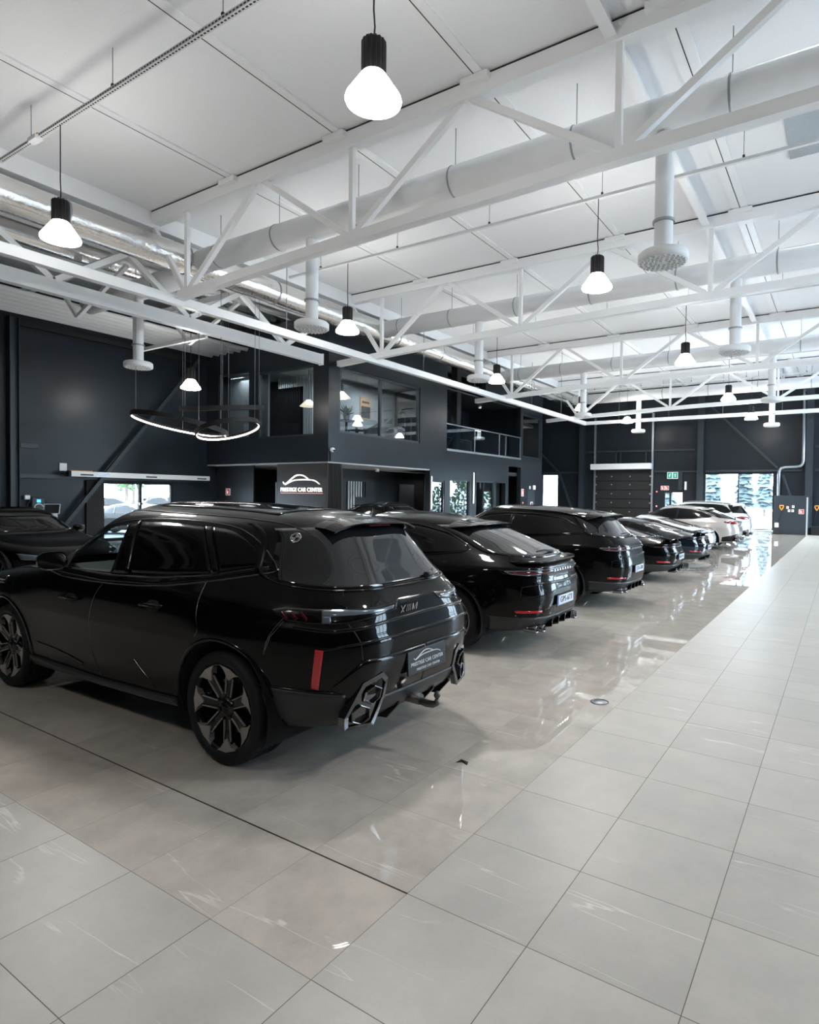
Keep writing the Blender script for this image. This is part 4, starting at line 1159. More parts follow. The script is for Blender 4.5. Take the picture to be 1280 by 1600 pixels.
# ---- wall steelwork, doors and fittings on the left wall
def column(name, x0, x1, y0, y1, z1, label, m='dark_steel'):
    t = thing(name, ((x0+x1)/2, (y0+y1)/2, 0), label, 'column'); w, d = (x1-x0)/2, (y1-y0)/2
    # H profile: two flanges and a web, on a base plate
    if w < d: MB().box(-w, w, -d, -d+.02, 0, z1).build('flange', m, t); MB().box(-w, w, d-.02, d, 0, z1).build('flange', m, t); MB().box(-.01, .01, -d+.02, d-.02, 0, z1).build('web', m, t)
    else: MB().box(-w, w, -d, -d+.02, 0, z1).build('flange', m, t); MB().box(-w, w, d-.02, d, 0, z1).build('flange', m, t); MB().box(-.01, .01, -d+.02, d-.02, 0, z1).build('web', m, t)
    MB().box(-w-.04, w+.04, -d-.04, d+.04, 0, .025).build('base_plate', m, t)
    return t
column('wall_column', XW, XW+.26, 9.10, 9.38, 7.5, 'grey steel column on the left wall beside the wall charger')
tag(MB().bar((XW+.12, 9.38, 2.33), (XW+.12, YB, 2.38), .14, .14).build('wall_girt', 'dark_steel'), 'horizontal steel rail across the left wall at door height', 'beam')
tag(MB().bar((XW+.27, 10.25, .06), (XW+.27, 16.0, 7.4), .13, .13).build('diagonal_brace', 'dark_steel'), 'long diagonal steel brace rising across the left wall', 'brace')
structure(MB().box(XW, XW+.18, 9.4, YB, 7.27, 7.45).build('trim_2', 'matte_black'))
structure(MB().box(XW, XW+.03, 9.40, 9.47, 0, 7.3).build('trim_3', 'matte_black'))
tag(MB().box(XW+.002, XW+.1, 11.55, 12.08, 0, 2.25).build('door_side_post', 'matte_black'), 'black post left of the glass entrance', 'post')
t = thing('door_operator', (XW+.44, 13.55, 2.45), 'long white automatic-door housing above the left entrance', 'door operator')
MB().box(-.10, .10, -2.72, 2.78, -.09, .09).build('housing', 'white_plastic', t, bevel=.01)
for y_ in (1.2, 2.5): MB().box(-.44, -.09, y_-.04, y_+.04, -.05, .05).build('wall_bracket', 'matte_black', t)
MB().box(-.1, .09, -2.80, -2.72, -.09, .10).build('end_cap', 'matte_black', t)
MB().box(-.09, .08, -2.75, -2.0, .09, .12).build('copper_cover', 'wood_label', t)
for y in (-2.2, .2, 2.4): MB().box(.10, .104, y-.22, y+.22, -.045, .0).build('label', 'matte_black', t)
MB().box(.10, .103, -1.85, -1.4, -.03, .06).build('vent_grille', 'galv', t)
tag(MB().box(XW, XW+.05, 10.68, 10.92, 2.55, 2.82).build('junction_box', 'white_plastic', bevel=.01), 'small white box on the left wall above the rail', 'electrical box')
tag(MB().box(XW, XW+.08, 9.47, 10.0, 3.27, 3.42).build('wall_bracket', 'dark_steel', bevel=.005), 'short grey bracket beside the left column', 'bracket')
t = thing('wall_charger', (XW+.12, 9.95, 1.35), 'black electric-car wall charger with blue light and coiled cable', 'car charger')
MB().box(-.1, .08, -.22, .22, -.28, .28).build('body', 'satin_black', t, bevel=.06, seg=4)
MB().box(.08, .09, -.06, .06, .10, .20).build('status_light', 'blue_led', t)
P = [(.09, .13*math.cos(a_), -.06+.11*math.sin(a_)) for a_ in [.2+5.4*k/24 for k in range(25)]]; MB().tube(P, .014, 8).build('round_emblem', 'white_plastic', t)
P = [(.03, .42*math.cos(a_)*.8, -.1+.36*math.sin(a_)) for a_ in [.6+5.0*k/30 for k in range(31)]]; MB().tube(P, .022, 8).build('charging_cable', 'cable', t)
MB().tube([(.0, .3, 0), (.02, .42, -.5), (.0, .2, -1.25)], .02, 8).build('hanging_cable', 'cable', t)
MB().box(-.03, .1, -.42, -.26, .2, .34).build('plug_holster', 'white_plastic', t, bevel=.02)
t = thing('info_stand', (-21.6, 9.75, 0), 'clear acrylic stand with a black notice by the left wall', 'sign stand', rz=-.3)
MB().box(-.02, .02, -.17, .17, 0, 1.12).build('panel', 'acrylic', t)
q = MB(); q.bar((-.02, 0, 1.10), (.22, 0, 1.42), .46, .015, up=(1, 0, 0)); q.build('tilted_tray', 'acrylic', t)
q = MB(); q.bar((.01, 0, 1.13), (.22, 0, 1.41), .40, .035, up=(1, 0, 0)); q.build('notice', 'matte_black', t)
MB().box(-.16, .16, -.2, .2, 0, .015).build('foot', 'acrylic', t)

def sign(name, axis, pos, u, z, w, h, colr, label, out=.01, kind='fire'):
    """small pictogram sign facing into the hall"""
    t = thing(name, (pos, u, z) if axis == 'X' else (u, pos, z), label, 'sign')
    if axis == 'Y': t.rotation_euler = (0, 0, -PI/2)
    MB().box(0, out, -w/2, w/2, -h/2, h/2).build('panel', 'sign_white', t)
    e = .06*h; n = 2 if w > 1.3*h else 1
    for k in range(n):
        a = -w/2+k*w/n+e; b_ = -w/2+(k+1)*w/n-e
        MB().box(out, out+.004, a, b_, -h/2+e, h/2-e).build('field', colr, t)
        m_ = (a+b_)/2
        q = MB()
        if kind == 'exit' and k == 1:
            q.prism([(m_-.05, .02), (m_, .12), (m_+.05, .02)], out+.004, out+.008, 'X'); q.box(out+.004, out+.008, m_-.015, m_+.015, -.12, .03)
        elif kind == 'exit':
            q.lathe([(.001, out+.004), (.022, out+.006), (.001, out+.008)], c=(0, m_+.02, .10), axis='X', n=12)
            q.add([(out+.006, m_-.03, -.12), (out+.006, m_-.01, -.12), (out+.006, m_+.02, .0), (out+.006, m_+.05, .08), (out+.006, m_-.01, .08), (out+.006, m_-.05, .02)], [(0, 1, 2, 3, 4, 5)])
        else:
            q.box(out+.004, out+.007, m_-.02, m_+.03, -h*.3, h*.12); q.box(out+.004, out+.007, m_-.07, m_-.03, -h*.25, h*.3)
        q.build('pictogram', 'sign_white', t)
    return t
sign('fire_extinguisher_sign', 'Y', YB+.4, -22.2, 1.9, .28, .28, 'sign_red', 'small red and white fire sign on the dark wall left of the pillar')
structure(MB().box(-22.95, -20.6, YB+.42, YB+.5, 0, 3.0).build('wall_passage', 'dark_interior'))
def alarm(loc, label, rz=0):
    t = thing('fire_alarm_button', loc, label, 'alarm button', None, rz)
    MB().box(0, .04, -.06, .06, -.06, .06).build('housing', 'sign_red', t, bevel=.005); MB().box(.04, .043, -.03, .03, -.03, .03).build('pane', 'sign_white', t)
alarm((-22.3, YB+.40, 1.45), 'red alarm button under the fire sign left of the pillar', -PI/2)
sign('fire_sign', 'X', XF, 32.72, 2.1, .3, .42, 'sign_red', 'small red fire sign at the far end of the ground-floor facade')
alarm((XF, 32.72, 1.5), 'red alarm button under the fire sign on the facade')
t = thing('fire_extinguisher', (XF+.085, 32.75, .75), 'red fire extinguisher on the facade wall', 'fire extinguisher')
MB().lathe([(.001, 0), (.075, 0), (.08, .03), (.08, .42), (.05, .50), (.02, .53)], n=20).build('cylinder', 'sign_red', t); MB().box(-.02, .10, -.015, .015, .53, .6).build('valve', 'matte_black', t)
tag(MB().box(XF, XF+.05, 33.6, 33.72, 2.32, 2.5).build('door_sensor', 'white_plastic', bevel=.01), 'small white sensor above the grey service door', 'sensor')
tag(MB().box(XF, XF+.06, 34.1, 34.4, 2.3, 2.55).build('emergency_light', 'white_plastic', bevel=.01), 'small white emergency light right of the door sensor', 'light')

# ---- far wall
for x0, x1, lb in ((-15.6, -15.25, 'grey steel column at the left side of the far wall'), (-7.85, -7.5, 'grey steel column left of the bright glass door'), (-1.96, -1.58, 'grey steel column right of the bent pipe on the far wall')):
    column('wall_column', x0, x1, YF-.34, YF-.02, 8.9, lb)
for a, b_, lb in (((-18.4, 3.62), (-15.7, 3.62), 'horizontal rail over the left window of the far wall'), ((-10.5, 3.62), (-7.9, 3.58), 'horizontal rail above the exit door'), ((-7.4, 3.60), (-2.1, 3.58), 'horizontal rail above the bright glass door'),
                ((-15.2, 5.0), (-8.0, 4.95), 'upper horizontal rail crossing behind the shutter tracks'), ((-1.5, 3.6), (4, 3.6), 'low rail at the right end of the far wall'), ((-1.5, 4.95), (4, 4.95), 'upper rail at the right end of the far wall')):
    tag(MB().bar((a[0], YF-.1, a[1]), (b_[0], YF-.1, b_[1]), .12, .12).build('wall_girt', 'dark_steel'), lb, 'beam')
for a, b_, lb in (((-7.4, 7.85), (-3.35, 3.68), 'diagonal steel brace running down to the glass door corner'), ((-3.08, 3.3), (-2.2, .7), 'short diagonal brace behind the grey cabinet'), ((-18.6, 5.05), (-17.1, 3.6), 'short diagonal brace above the left far window'), ((-17.1, 3.6), (-15.8, .3), 'diagonal brace right of the left far window')):
    tag(MB().bar((a[0], YF-.24, a[1]), (b_[0], YF-.24, b_[1]), .14, .12).build('diagonal_brace', 'dark_steel'), lb, 'brace')
tag(MB().box(-9.0, -8.75, YF-.12, YF-.02, 2.4, 3.55).build('door_post', 'dark_steel'), 'grey post above the exit door', 'post')
# sectional shutter door
t = thing('shutter_door', (-12.6, YF-.12, 0), 'black sectional shutter door with steel tracks on the far wall', 'shutter door')
MB().box(-1.85, 1.85, -.04, .04, 0, 3.75).build('curtain', 'matte_black', t)
q = t
for z in (.6, 1.2, 1.8, 2.4, 3.0): MB().box(-1.85, 1.85, -.05, -.04, z-.012, z+.012).build('panel_joint', 'gloss_black', t)
for x in (-.72, .52):
    for z in (.95, 1.55, 2.15, 2.75, 3.3): MB().lathe([(.001, -.07), (.035, -.065), (.04, -.04)], c=(x, 0, z), axis='Y', n=12).build('bolt', 'galv', t)
for x in (-1.9, 1.98):
    MB().box(x-.06, x+.06, -.12, .0, 0, 7.4).build('track', 'galv', t)
    for z in (.95, 1.55, 2.15, 2.75, 3.3): MB().box(x-.02 if x < 0 else x-.16, x+.16 if x < 0 else x+.02, -.14, -.05, z-.05, z+.05).build('hinge', 'galv', t)
for x in (-.45, -.15, 1.55): MB().box(x-.05, x+.05, -.05, .02, 3.95, 5.0).build('hanger', 'dark_steel', t)
MB().tube([(-1.9, -.25, 7.35), (1.98, -.25, 7.42)], .035, 10).build('shaft', 'galv', t)
t = thing('air_curtain', (-12.65, YF-.45, 3.95), 'long white air curtain above the shutter door', 'air curtain')
MB().box(-2.0, 2.0, -.22, .22, -.19, .19).build('housing', 'white_plastic', t, bevel=.02); MB().box(-1.9, 1.9, -.16, .16, -.20, -.188).build('grille', 'galv', t)
sign('exit_sign', 'Y', YF-.16, -9.35, 3.34, .66, .42, 'sign_green', 'green running-man exit sign above the far exit door', kind='exit')
sign('fire_point_sign', 'Y', YF-.02, -9.85, 2.54, .5, .27, 'sign_red', 'red double fire sign over the far exit door')
tag(MB().box(-8.62, -8.5, YF-.1, YF-.02, 2.42, 2.95).build('wall_switch_box', 'white_plastic', bevel=.01), 'narrow white box right of the far exit door', 'electrical box')
for z, lb in ((2.3, 'upper small red signal button left of the far exit door'), (1.35, 'lower small red signal button left of the far exit door')):
    alarm((-10.35, YF-.02, z), lb, -PI/2)
# ventilation pipe with two bends
t = MB().tube([(-2.09, YF-.28, 8.2), (-2.07, YF-.28, 4.15), (-2.1, YF-.28, 3.95), (-2.2, YF-.28, 3.82), (-2.4, YF-.28, 3.78), (-3.0, YF-.28, 3.76), (-3.2, YF-.28, 3.7), (-3.29, YF-.28, 3.55), (-3.30, YF-.28, 3.4), (-3.30, YF-.28, 2.0)], .085, 14).build('drain_pipe', 'galv')
tag(t, 'galvanised pipe bending twice down the far wall', 'pipe')
# service cabinet with tools
t = thing('service_cabinet', (-2.4, 37.55, 0), 'tall dark grey cabinet with signs at the end of the walkway', 'cabinet')
MB().box(-.80, .78, -.25, 1.4, 0, 2.08).build('carcass', 'dark_steel', t, bevel=.01); MB().box(-.74, .72, -.262, -.25, .1, 1.62).build('front_panel', 'dark_steel', t)
MB().box(.70, .77, -.27, -.25, 0, 2.0).build('white_edge', 'light_slat', t)
for x, z, lb in ((-.17, 1.45, 'upper left square notice on the grey cabinet'), (.09, 1.50, 'small white notice at the top of the grey cabinet'), (-.10, 1.28, 'lower left small notice on the grey cabinet'), (.07, 1.28, 'lower middle small notice on the grey cabinet')):
    n_ = thing('notice', (-2.4+x, 37.27, z), lb, 'notice'); MB().box(-.055, .055, -.01, 0, -.065, .065).build('sheet', 'sign_white', n_); MB().box(-.03, .03, -.013, -.01, -.02, .04).build('print', 'sign_red', n_)
sign('fire_hose_sign', 'Y', 37.27, -1.93, 1.24, .24, .24, 'sign_red', 'square red sign on the right of the grey cabinet')
def shovel(x, y, lb):
    t = thing('snow_shovel', (x, y, 0), lb, 'shovel')
    P = [(.0, .0, 1.30), (-.09, 0, 1.48), (-.09, 0, 1.55), (.09, 0, 1.55), (.09, 0, 1.48), (0, 0, 1.30)]
    MB().tube(P, .028, 8).build('grip', 'orange', t); MB().tube([(0, 0, 1.30), (-.17, -.02, .45)], .018, 8).build('shaft', 'matte_black', t)
    MB().prism([(-.40, .0), (.02, .0), (.0, .38), (-.36, .38)], -.05, -.02, 'Y').build('blade', 'satin_black', t, bevel=.005)
shovel(-2.85, 37.22, 'orange-handled black shovel leaning on the left of the grey cabinet'); shovel(-1.25, 37.9, 'orange-handled shovel right of the grey cabinet')
tag(MB().box(-3.15, -2.97, 37.05, 37.2, .38, .62).build('white_canister', 'white_plastic', bevel=.02), 'white canister by the shovel at the grey cabinet', 'canister')
t = thing('storage_bin', (-1.15, 37.7, 0), 'black storage bin right of the grey cabinet', 'bin')
MB().box(-.35, .5, -.1, .3, 0, .42).build('tub', 'matte_black', t, bevel=.02); MB().box(-.38, .53, -.13, .33, .42, .47).build('lid', 'satin_black', t, bevel=.01)

# ================================================================ ROOF STEEL
T_Y = [1.75, 9.35, 16.92, 26.9, 35.9]
POSTS = [-13.82+5.39*k for k in range(5)]
def truss(y, label, left_end=-14.1, x1=8.9):
    t = thing('roof_truss', (0, y, 0), label, 'roof truss', 'white roof trusses across the hall')
    zb = lambda x: 7.03+.02*min(0, x+4)*(-x/16 if x < 0 else 0)
    def zB(x): return 7.05-.0016*(x)**2 if x < 0 else 7.05
    zT = 8.87
    q = MB(); X = [left_end, -13.0, -10, -7, -4, 0, 4, x1]
    for a, b_ in zip(X, X[1:]): q.bar((a, 0, zB(a)), (b_+.004, 0, zB(b_)), .20, .20)
    q.build('bottom_chord', 'white_steel', t)
    q = MB(); q.bar((-15.7, 0, zT), (x1, 0, zT), .24, .28); q.build('top_chord', 'white_steel', t)
    MB().box(-15.7, x1, -.125, .125, 9.01, 9.035).build('shadow_strip', 'black_slot', t)  # black strip stands in for the shade between chord and ceiling
    for k, px in enumerate(POSTS):
        if px > x1: continue
        MB().bar((px, 0, zB(px)+.08), (px, 0, zT-.1), .10, .10, up=(0, 1, 0)).build('post', 'white_steel', t)
        ap = px+2.695
        if ap < x1:
            MB().bar((px+.12, 0, zB(px)+.10), (ap-.08, 0, zT-.10), .11, .12).build('diagonal', 'white_steel', t)
            if px+5.39 < x1+1: MB().bar((ap+.08, 0, zT-.10), (px+5.39-.12, 0, zB(px+5.39)+.10), .11, .12).build('diagonal', 'white_steel', t)
    MB().bar((-15.3, 0, zT-.10), (POSTS[0]-.1, 0, zB(POSTS[0])+.1), .11, .12).build('diagonal', 'white_steel', t)
    return t
truss(T_Y[0], 'white roof truss passing overhead nearest the camera')
truss(T_Y[1], 'nearest fully visible white roof truss, crossing above the first lamps')
truss(T_Y[2], 'second white roof truss, its lower beam ending at the corner of the office block', -15.85)
truss(T_Y[3], 'third white roof truss, its lower beam ending against the balcony facade', -15.85)
truss(T_Y[4], 'fourth and farthest white roof truss before the far wall', -15.95)
# lengthwise truss along the office block line
t = thing('roof_truss', (-16.05, 0, 0), 'lengthwise white truss over the left bay ending at the office block corner', 'roof truss')
MB().bar((0, -7, 6.70), (0, 16.2, 6.70), .22, .34).build('bottom_chord', 'white_steel', t)
MB().bar((0, -7, 8.12), (0, 16.4, 8.12), .2, .2).build('top_chord', 'white_steel', t)
for k in range(-3, 4):
    yb = 7.3+3.6*k
    if yb > 16: continue
    MB().bar((0, yb, 6.85), (0, yb-1.75, 8.05), .14, .14).build('diagonal', 'white_steel', t)
    if yb+1.75 < 16.4: MB().bar((0, yb, 6.85), (0, yb+1.75, 8.05), .14, .14).build('diagonal', 'white_steel', t)
MB().box(-.11, .11, 16.2, 16.24, 6.5, 6.9).build('end_plate', 'white_steel', t)
# trusses of the left bay
for y, lb in ((5.6, 'white cross truss in the left bay beside the foil duct'), (9.35, 'white cross truss in the left bay, middle one'), (13.0, 'white cross truss in the left bay nearest the office block')):
    t = thing('bay_truss', (-16.1, y, 0), lb, 'roof truss', None)
    MB().bar((0, 0, 8.25), (-6.95, 0, 8.25), .16, .18).build('top_chord', 'white_steel', t)
    MB().bar((-.4, 0, 7.95), (-3.0, 0, 6.95), .10, .10).build('diagonal', 'white_steel', t); MB().bar((-3.0, 0, 6.95), (-4.2, 0, 8.15), .10, .10).build('diagonal', 'white_steel', t)
tag(MB().bar((-16.2, 11.6, 6.52), (-19.4, 11.45, 6.45), .10, .10).build('sway_brace', 'white_steel'), 'thin white brace running from the lengthwise truss to the left wall', 'brace')
# suspended rectangular rail
t = thing('suspended_rail', (-14.2, 0, 6.62), 'long white suspended rail that runs down the hall and turns along the far wall', 'rail')
MB().box(-.10, .10, -6.9, 38.1, -.11, .11).build('long_run', 'white_steel', t)
MB().box(.11, 23, 37.9, 38.1, -.10, .10).build('cross_run', 'white_steel', t)
for x in (2.2, 5.2, 8.2, 11.2, 14.2): MB().tube([(x, 38, .1), (x, 38, 2.4)], .012, 6).build('hanger_wire', 'wire', t)
for y in (-2, 4, 12.9, 20, 24, 30, 34): MB().tube([(0, y, .14), (0, y, 2.4)], .012, 6).build('hanger_wire', 'wire', t)
# ledger beams and purlins under the roof panels
def strip(name, x, w, h, label, cat='roof joint', m='white_steel', y0=-7, y1=41, z=ZC):
    t = thing(name, (x, (y0+y1)/2, z), label, cat); L_ = (y1-y0)/2
    MB().box(-w/2, w/2, -L_, L_, -h, 0).build('batten', m, t)
    MB().box(-.008, .008, -L_, L_, -h-.004, -h+.001).build('joint_gap', 'black_slot', t)
    for yy in T_Y[1:]: MB().box(-w/2-.10, w/2+.10, yy-(y0+y1)/2-.24, yy-(y0+y1)/2+.24, -h-.12, -h-.005).build('bearing_plate', 'white_steel', t)
for x, lb in ((-12.05, 'flat roof joint left of the largest lamp'), (-8.75, 'flat roof joint that passes behind the nearest lamp cable'), (-5.5, 'flat roof joint right of the largest lamp'), (-2.35, 'flat roof joint with a dark gap right of the deep purlin'), (.9, 'flat roof joint at the upper right corner'), (4.2, 'flat roof joint over the walkway')):
    strip('roof_joint_strip', x, .34, .035, lb)
t = thing('roof_purlin', (-3.15, 17, ZC), 'deep white roof purlin running the length of the hall', 'purlin')
MB().box(-.09, .09, -24, 24, -.26, -.24).build('flange', 'white_steel', t); MB().box(-.012, .012, -24, 24, -.24, 0).build('web', 'white_steel', t)
tag(MB().box(-15.55, -15.15, -7, 41, ZC-.42, ZC).build('ledger_beam', 'white_steel', bevel=.01), 'deep white ledger beam under the roof above the foil duct', 'beam')
tag(MB().box(-1.15, .9, 12.9, 14.9, ZC-.03, ZC+.01).build('roof_hatch', 'galv'), 'grey roof hatch near the upper right edge', 'roof hatch')

# corrugated deck over the left wall
q = MB(); v = []; n = 6; x0, x1 = XW+.01, -20.4; N_ = n*12
for i in range(N_+1):
    x = x0+(x1-x0)*i/N_; z = 7.66+.085*math.sin(2*PI*i/12)
    v += [(x, -6.98, z), (x, YB-.02, z), (x, YB-.02, z+.05), (x, -6.98, z+.05)]
f = [(i*4+k, i*4+(k+1) % 4, (i+1)*4+(k+1) % 4, (i+1)*4+k) for i in range(N_) for k in range(4)]+[(0, 1, 2, 3), tuple(N_*4+k for k in (3, 2, 1, 0))]
q.add(v, f, 0, True); tag(q.build('corrugated_deck', 'trunking'), 'pale corrugated roof deck along the top of the left wall', 'roof deck')

# ---- ducts
t = thing('foil_duct', (-14.9, 0, 8.0), 'shiny foil-wrapped duct running down the hall along the office side', 'duct')
q = MB(); Y_ = [-6.9+.6*k for k in range(79)]
q.tube([(random.uniform(-.008, .008), y, random.uniform(-.008, .008)) for y in Y_], [.36+random.uniform(-.008, .008) for _ in Y_], 40); q.build('wrapped_pipe', 'foil', t)
for y in range(-5, 41, 3): MB().lathe([(.366, y-.02), (.378, y-.015), (.378, y+.015), (.366, y+.02)], axis='Y', n=36).build('joint_band', 'galv', t)
t = thing('foil_duct', (-18.9, 0, 8.76), 'second foil duct over the balcony and left bay', 'duct')
q = MB(); q.tube([(0, -6.9+.8*k, random.uniform(-.008, .008)) for k in range(60)], [.26+random.uniform(-.01, .01) for _ in range(60)], 30); q.build('wrapped_pipe', 'foil', t)
D_Y = [10.3, 18.0, 27.8, 37.0]
for y, lb in zip(D_Y, ('nearest big white cross duct, behind the first truss', 'second white cross duct behind the second truss', 'third white cross duct behind the third truss', 'farthest white cross duct before the far wall')):
    t = thing('cross_duct', (0, y, 7.98), lb, 'duct', None)
    MB().tube([(-14.55, 0, 0), (8.9, 0, 0)], .30, 32).build('pipe', 'white_duct', t)
    for x in (-13.8, -11.6, -9.1, -6.6, -4.1, -1.6, .9, 3.4): MB().lathe([(.302, x-.02), (.312, x-.012), (.312, x+.012), (.302, x+.02)], axis='X', n=32).build('clamp_ring', 'galv', t); MB().tube([(x, 0, .3), (x, 0, 1.05)], .008, 6).build('hanger_rod', 'wire', t)
    # bulge where the branch drops
t = thing('cross_duct', (0, 10.3, 7.75), 'white cross duct above the left bay', 'duct')
MB().tube([(-15.3, 0, 0), (-20.3, 0, 0)], .30, 28).build('pipe', 'white_duct', t)
for x in (-16.5, -18.9): MB().lathe([(.302, x-.02), (.312, x), (.302, x+.02)], axis='X', n=28).build('clamp_ring', 'galv', t)

def diffuser(x, y, z, label, ztop=7.69):
    t = thing('air_diffuser', (x, y, z), label, 'air diffuser')
    H_ = ztop-z
    MB().lathe([(.145, .12), (.145, H_)], n=28).build('drop_pipe', 'white_duct', t)
    MB().lathe([(.147, .62), (.175, .62), (.175, .66), (.147, .66)], n=28, sm=False).build('clamp_ring', 'galv', t)
    q = MB(); q.lathe([(.001, .16), (.15, .16), (.36, .15), (.395, .12), (.395, .0), (.37, -.012)], n=44)
    q.lathe([(.001, -.006), (.37, -.010)], n=44, sm=False); q.build('disc', 'white_duct', t)
    nz = MB()
    for ring, cnt in ((.335, 26), (.26, 20), (.185, 14), (.11, 8)):
        for k in range(cnt):
            a = 2*PI*k/cnt+ring*7
            cx_, cy_ = ring*math.cos(a), ring*math.sin(a)
            nz.lathe([(.027, -.008), (.027, -.030), (.017, -.034), (.015, -.012), (.0005, -.012)], c=(cx_, cy_, 0), n=8)
    nz.build('nozzle_field', ['white_plastic'], t)
    return t
diffuser(-10.5, 10.3, 5.66, 'white round air diffuser left of the pendant lamp over the office corner')
diffuser(-2.58, 10.3, 5.66, 'largest white round air diffuser with nozzles, upper right')
diffuser(-10.5, 18.0, 5.74, 'white round air diffuser in front of the balcony')
diffuser(-2.58, 18.0, 5.76, 'white round air diffuser behind the second truss on the right')
diffuser(-10.5, 27.8, 5.66, 'white round air diffuser beyond the balcony end')
diffuser(-2.58, 27.8, 5.80, 'white round air diffuser above the bright glass door')
diffuser(-10.5, 37.0, 5.80, 'white round air diffuser in front of the shutter door')
diffuser(-3.4, 37.0, 5.80, 'farthest right white air diffuser beside the bent pipe')
diffuser(-17.58, 10.3, 5.50, 'white round air diffuser hanging in front of the left wall', 7.46)

# ---- cable trunking and lamps
L_Y = [5.55, 13.1, 21.8, 31.2, 36.3]
for y, lb in zip(L_Y, ('white slotted lamp rail crossing the upper left corner', 'second white lamp rail across the hall', 'third white lamp rail across the hall', 'fourth white lamp rail across the hall', 'farthest white lamp rail before the far wall')):
    t = thing('lamp_rail', (0, y, 8.36), lb, 'lamp rail')
    q = MB(); q.box(-14.3, 8.9, -.035, .035, -.02, .04)
    if y < 10:
        for k in range(150): x = -14.2+k*.075; q.box(x, x+.045, -.037, -.034, -.005, .018, 1)
        for k in range(150): x = -14.2+k*.075; q.box(x, x+.045, -.012, .012, -.0215, -.0195, 1)
    q.build('channel', ['trunking', 'black_slot'], t)
    for x in (-13, -10.2, -7.4, -4.6, -1.8, 1): MB().tube([(x, 0, .04), (x, 0, .68)], .007, 6).build('hanger_rod', 'wire', t); MB().box(x-.02, x+.02, -.02, .02, .05, .10).build('hanger_clip', 'black_slot', t)
    if y < 10: MB().box(-12.95, -12.65, -.09, .05, -.06, .02).build('junction_box', 'white_plastic', t, bevel=.008); MB().box(-12.80, -12.66, -.04, .02, .03, .06).build('cable_clip', 'orange', t)

def pendant(x, y, zb, label, ztop=8.34):
    t = thing('pendant_lamp', (x, y, zb), label, 'pendant lamp')
    q = MB(); q.tube([(0, 0, .72), (.012, 0, .85), (-.006, 0, 1.05), (0, 0, 1.5), (0, 0, ztop-zb)], .010, 8); q.build('cable', 'cable', t)
    q = MB(); v = []; n = 64
    for z, rr in ((.30, .125), (.32, .145), (.67, .145), (.69, .135)):
        for k in range(n):
            a = 2*PI*k/n; r = rr*(1.0 if k % 4 < 2 else .90); v.append((r*math.cos(a), r*math.sin(a), z))
    q.add(v, [(i*n+k, i*n+(k+1) % n, (i+1)*n+(k+1) % n, (i+1)*n+k) for i in range(3) for k in range(n)]+[tuple(3*n+k for k in range(n))])
    for k in range(8): a = 2*PI*k/8; q.box(.09*math.cos(a)-.012, .09*math.cos(a)+.012, .09*math.sin(a)-.012, .09*math.sin(a)+.012, .69, .715)
    q.build('heat_sink', 'lamp_black', t)
    MB().lathe([(.13, .32), (.155, .29), (.25, .15), (.315, .055), (.325, .02), (.315, -.005), (.26, -.02), (.001, -.03)], n=48).build('lamp_shade', 'lamp_glow', t)
    return t
def lamp_light(x, y, z, e=230):
    l = bpy.data.lights.new('pendant_light', 'SPOT'); l.energy = e; l.spot_size = 2.5; l.spot_blend = .5; l.shadow_soft_size = .30; l.color = (1, .975, .94)
    o = bpy.data.objects.new('pendant_light', l); COL.objects.link(o); o.location = (x, y, z-.35)
LAMPS = [(-11.91, 5.55, 6.20, 'white glowing pendant lamp at the left edge in front of the foil duct'), (-4.69, 5.55, 6.15, 'largest glowing pendant lamp, at the top centre'),
         (-11.95, 13.1, 6.33, 'glowing pendant lamp above the corner of the office block'), (-4.68, 13.1, 6.29, 'glowing pendant lamp left of the largest air diffuser'),
         (-11.88, 21.8, 6.35, 'glowing pendant lamp in front of the balcony'), (-4.66, 21.8, 6.33, 'glowing pendant lamp, second in the right-hand row of distant lamps'),
         (-11.9, 31.2, 6.44, 'small glowing pendant lamp half behind an air diffuser past the balcony'), (-4.7, 31.2, 6.42, 'small glowing pendant lamp above the bright glass door'),
         (-10.97, 36.3, 6.28, 'small glowing pendant lamp in front of the shutter door'), (-4.32, 36.3, 6.10, 'farthest glowing pendant lamp in front of the diagonal brace'),
         (-19.16, 13.1, 5.38, 'glowing pendant lamp hanging over the ring lights'), (2.5, 5.55, 6.2, 'nearest pendant lamp over the matt walkway'), (2.5, 13.1, 6.3, 'second pendant lamp over the walkway'), (2.5, 21.8, 6.3, 'third pendant lamp over the walkway')]
for x, y, z, lb in LAMPS:
    z += .33*(z-CAM_H)/math.hypot(x, y)
    pendant(x, y, z, lb, 9.05 if x < -15 else 8.34); lamp_light(x, y, z, 60 if x < -15 else 650 if y > 30 else 240 if x > -10 else 170)
lamp_light(-4.7, -2, 6.2, 160); lamp_light(2.5, -2, 6.2, 160)

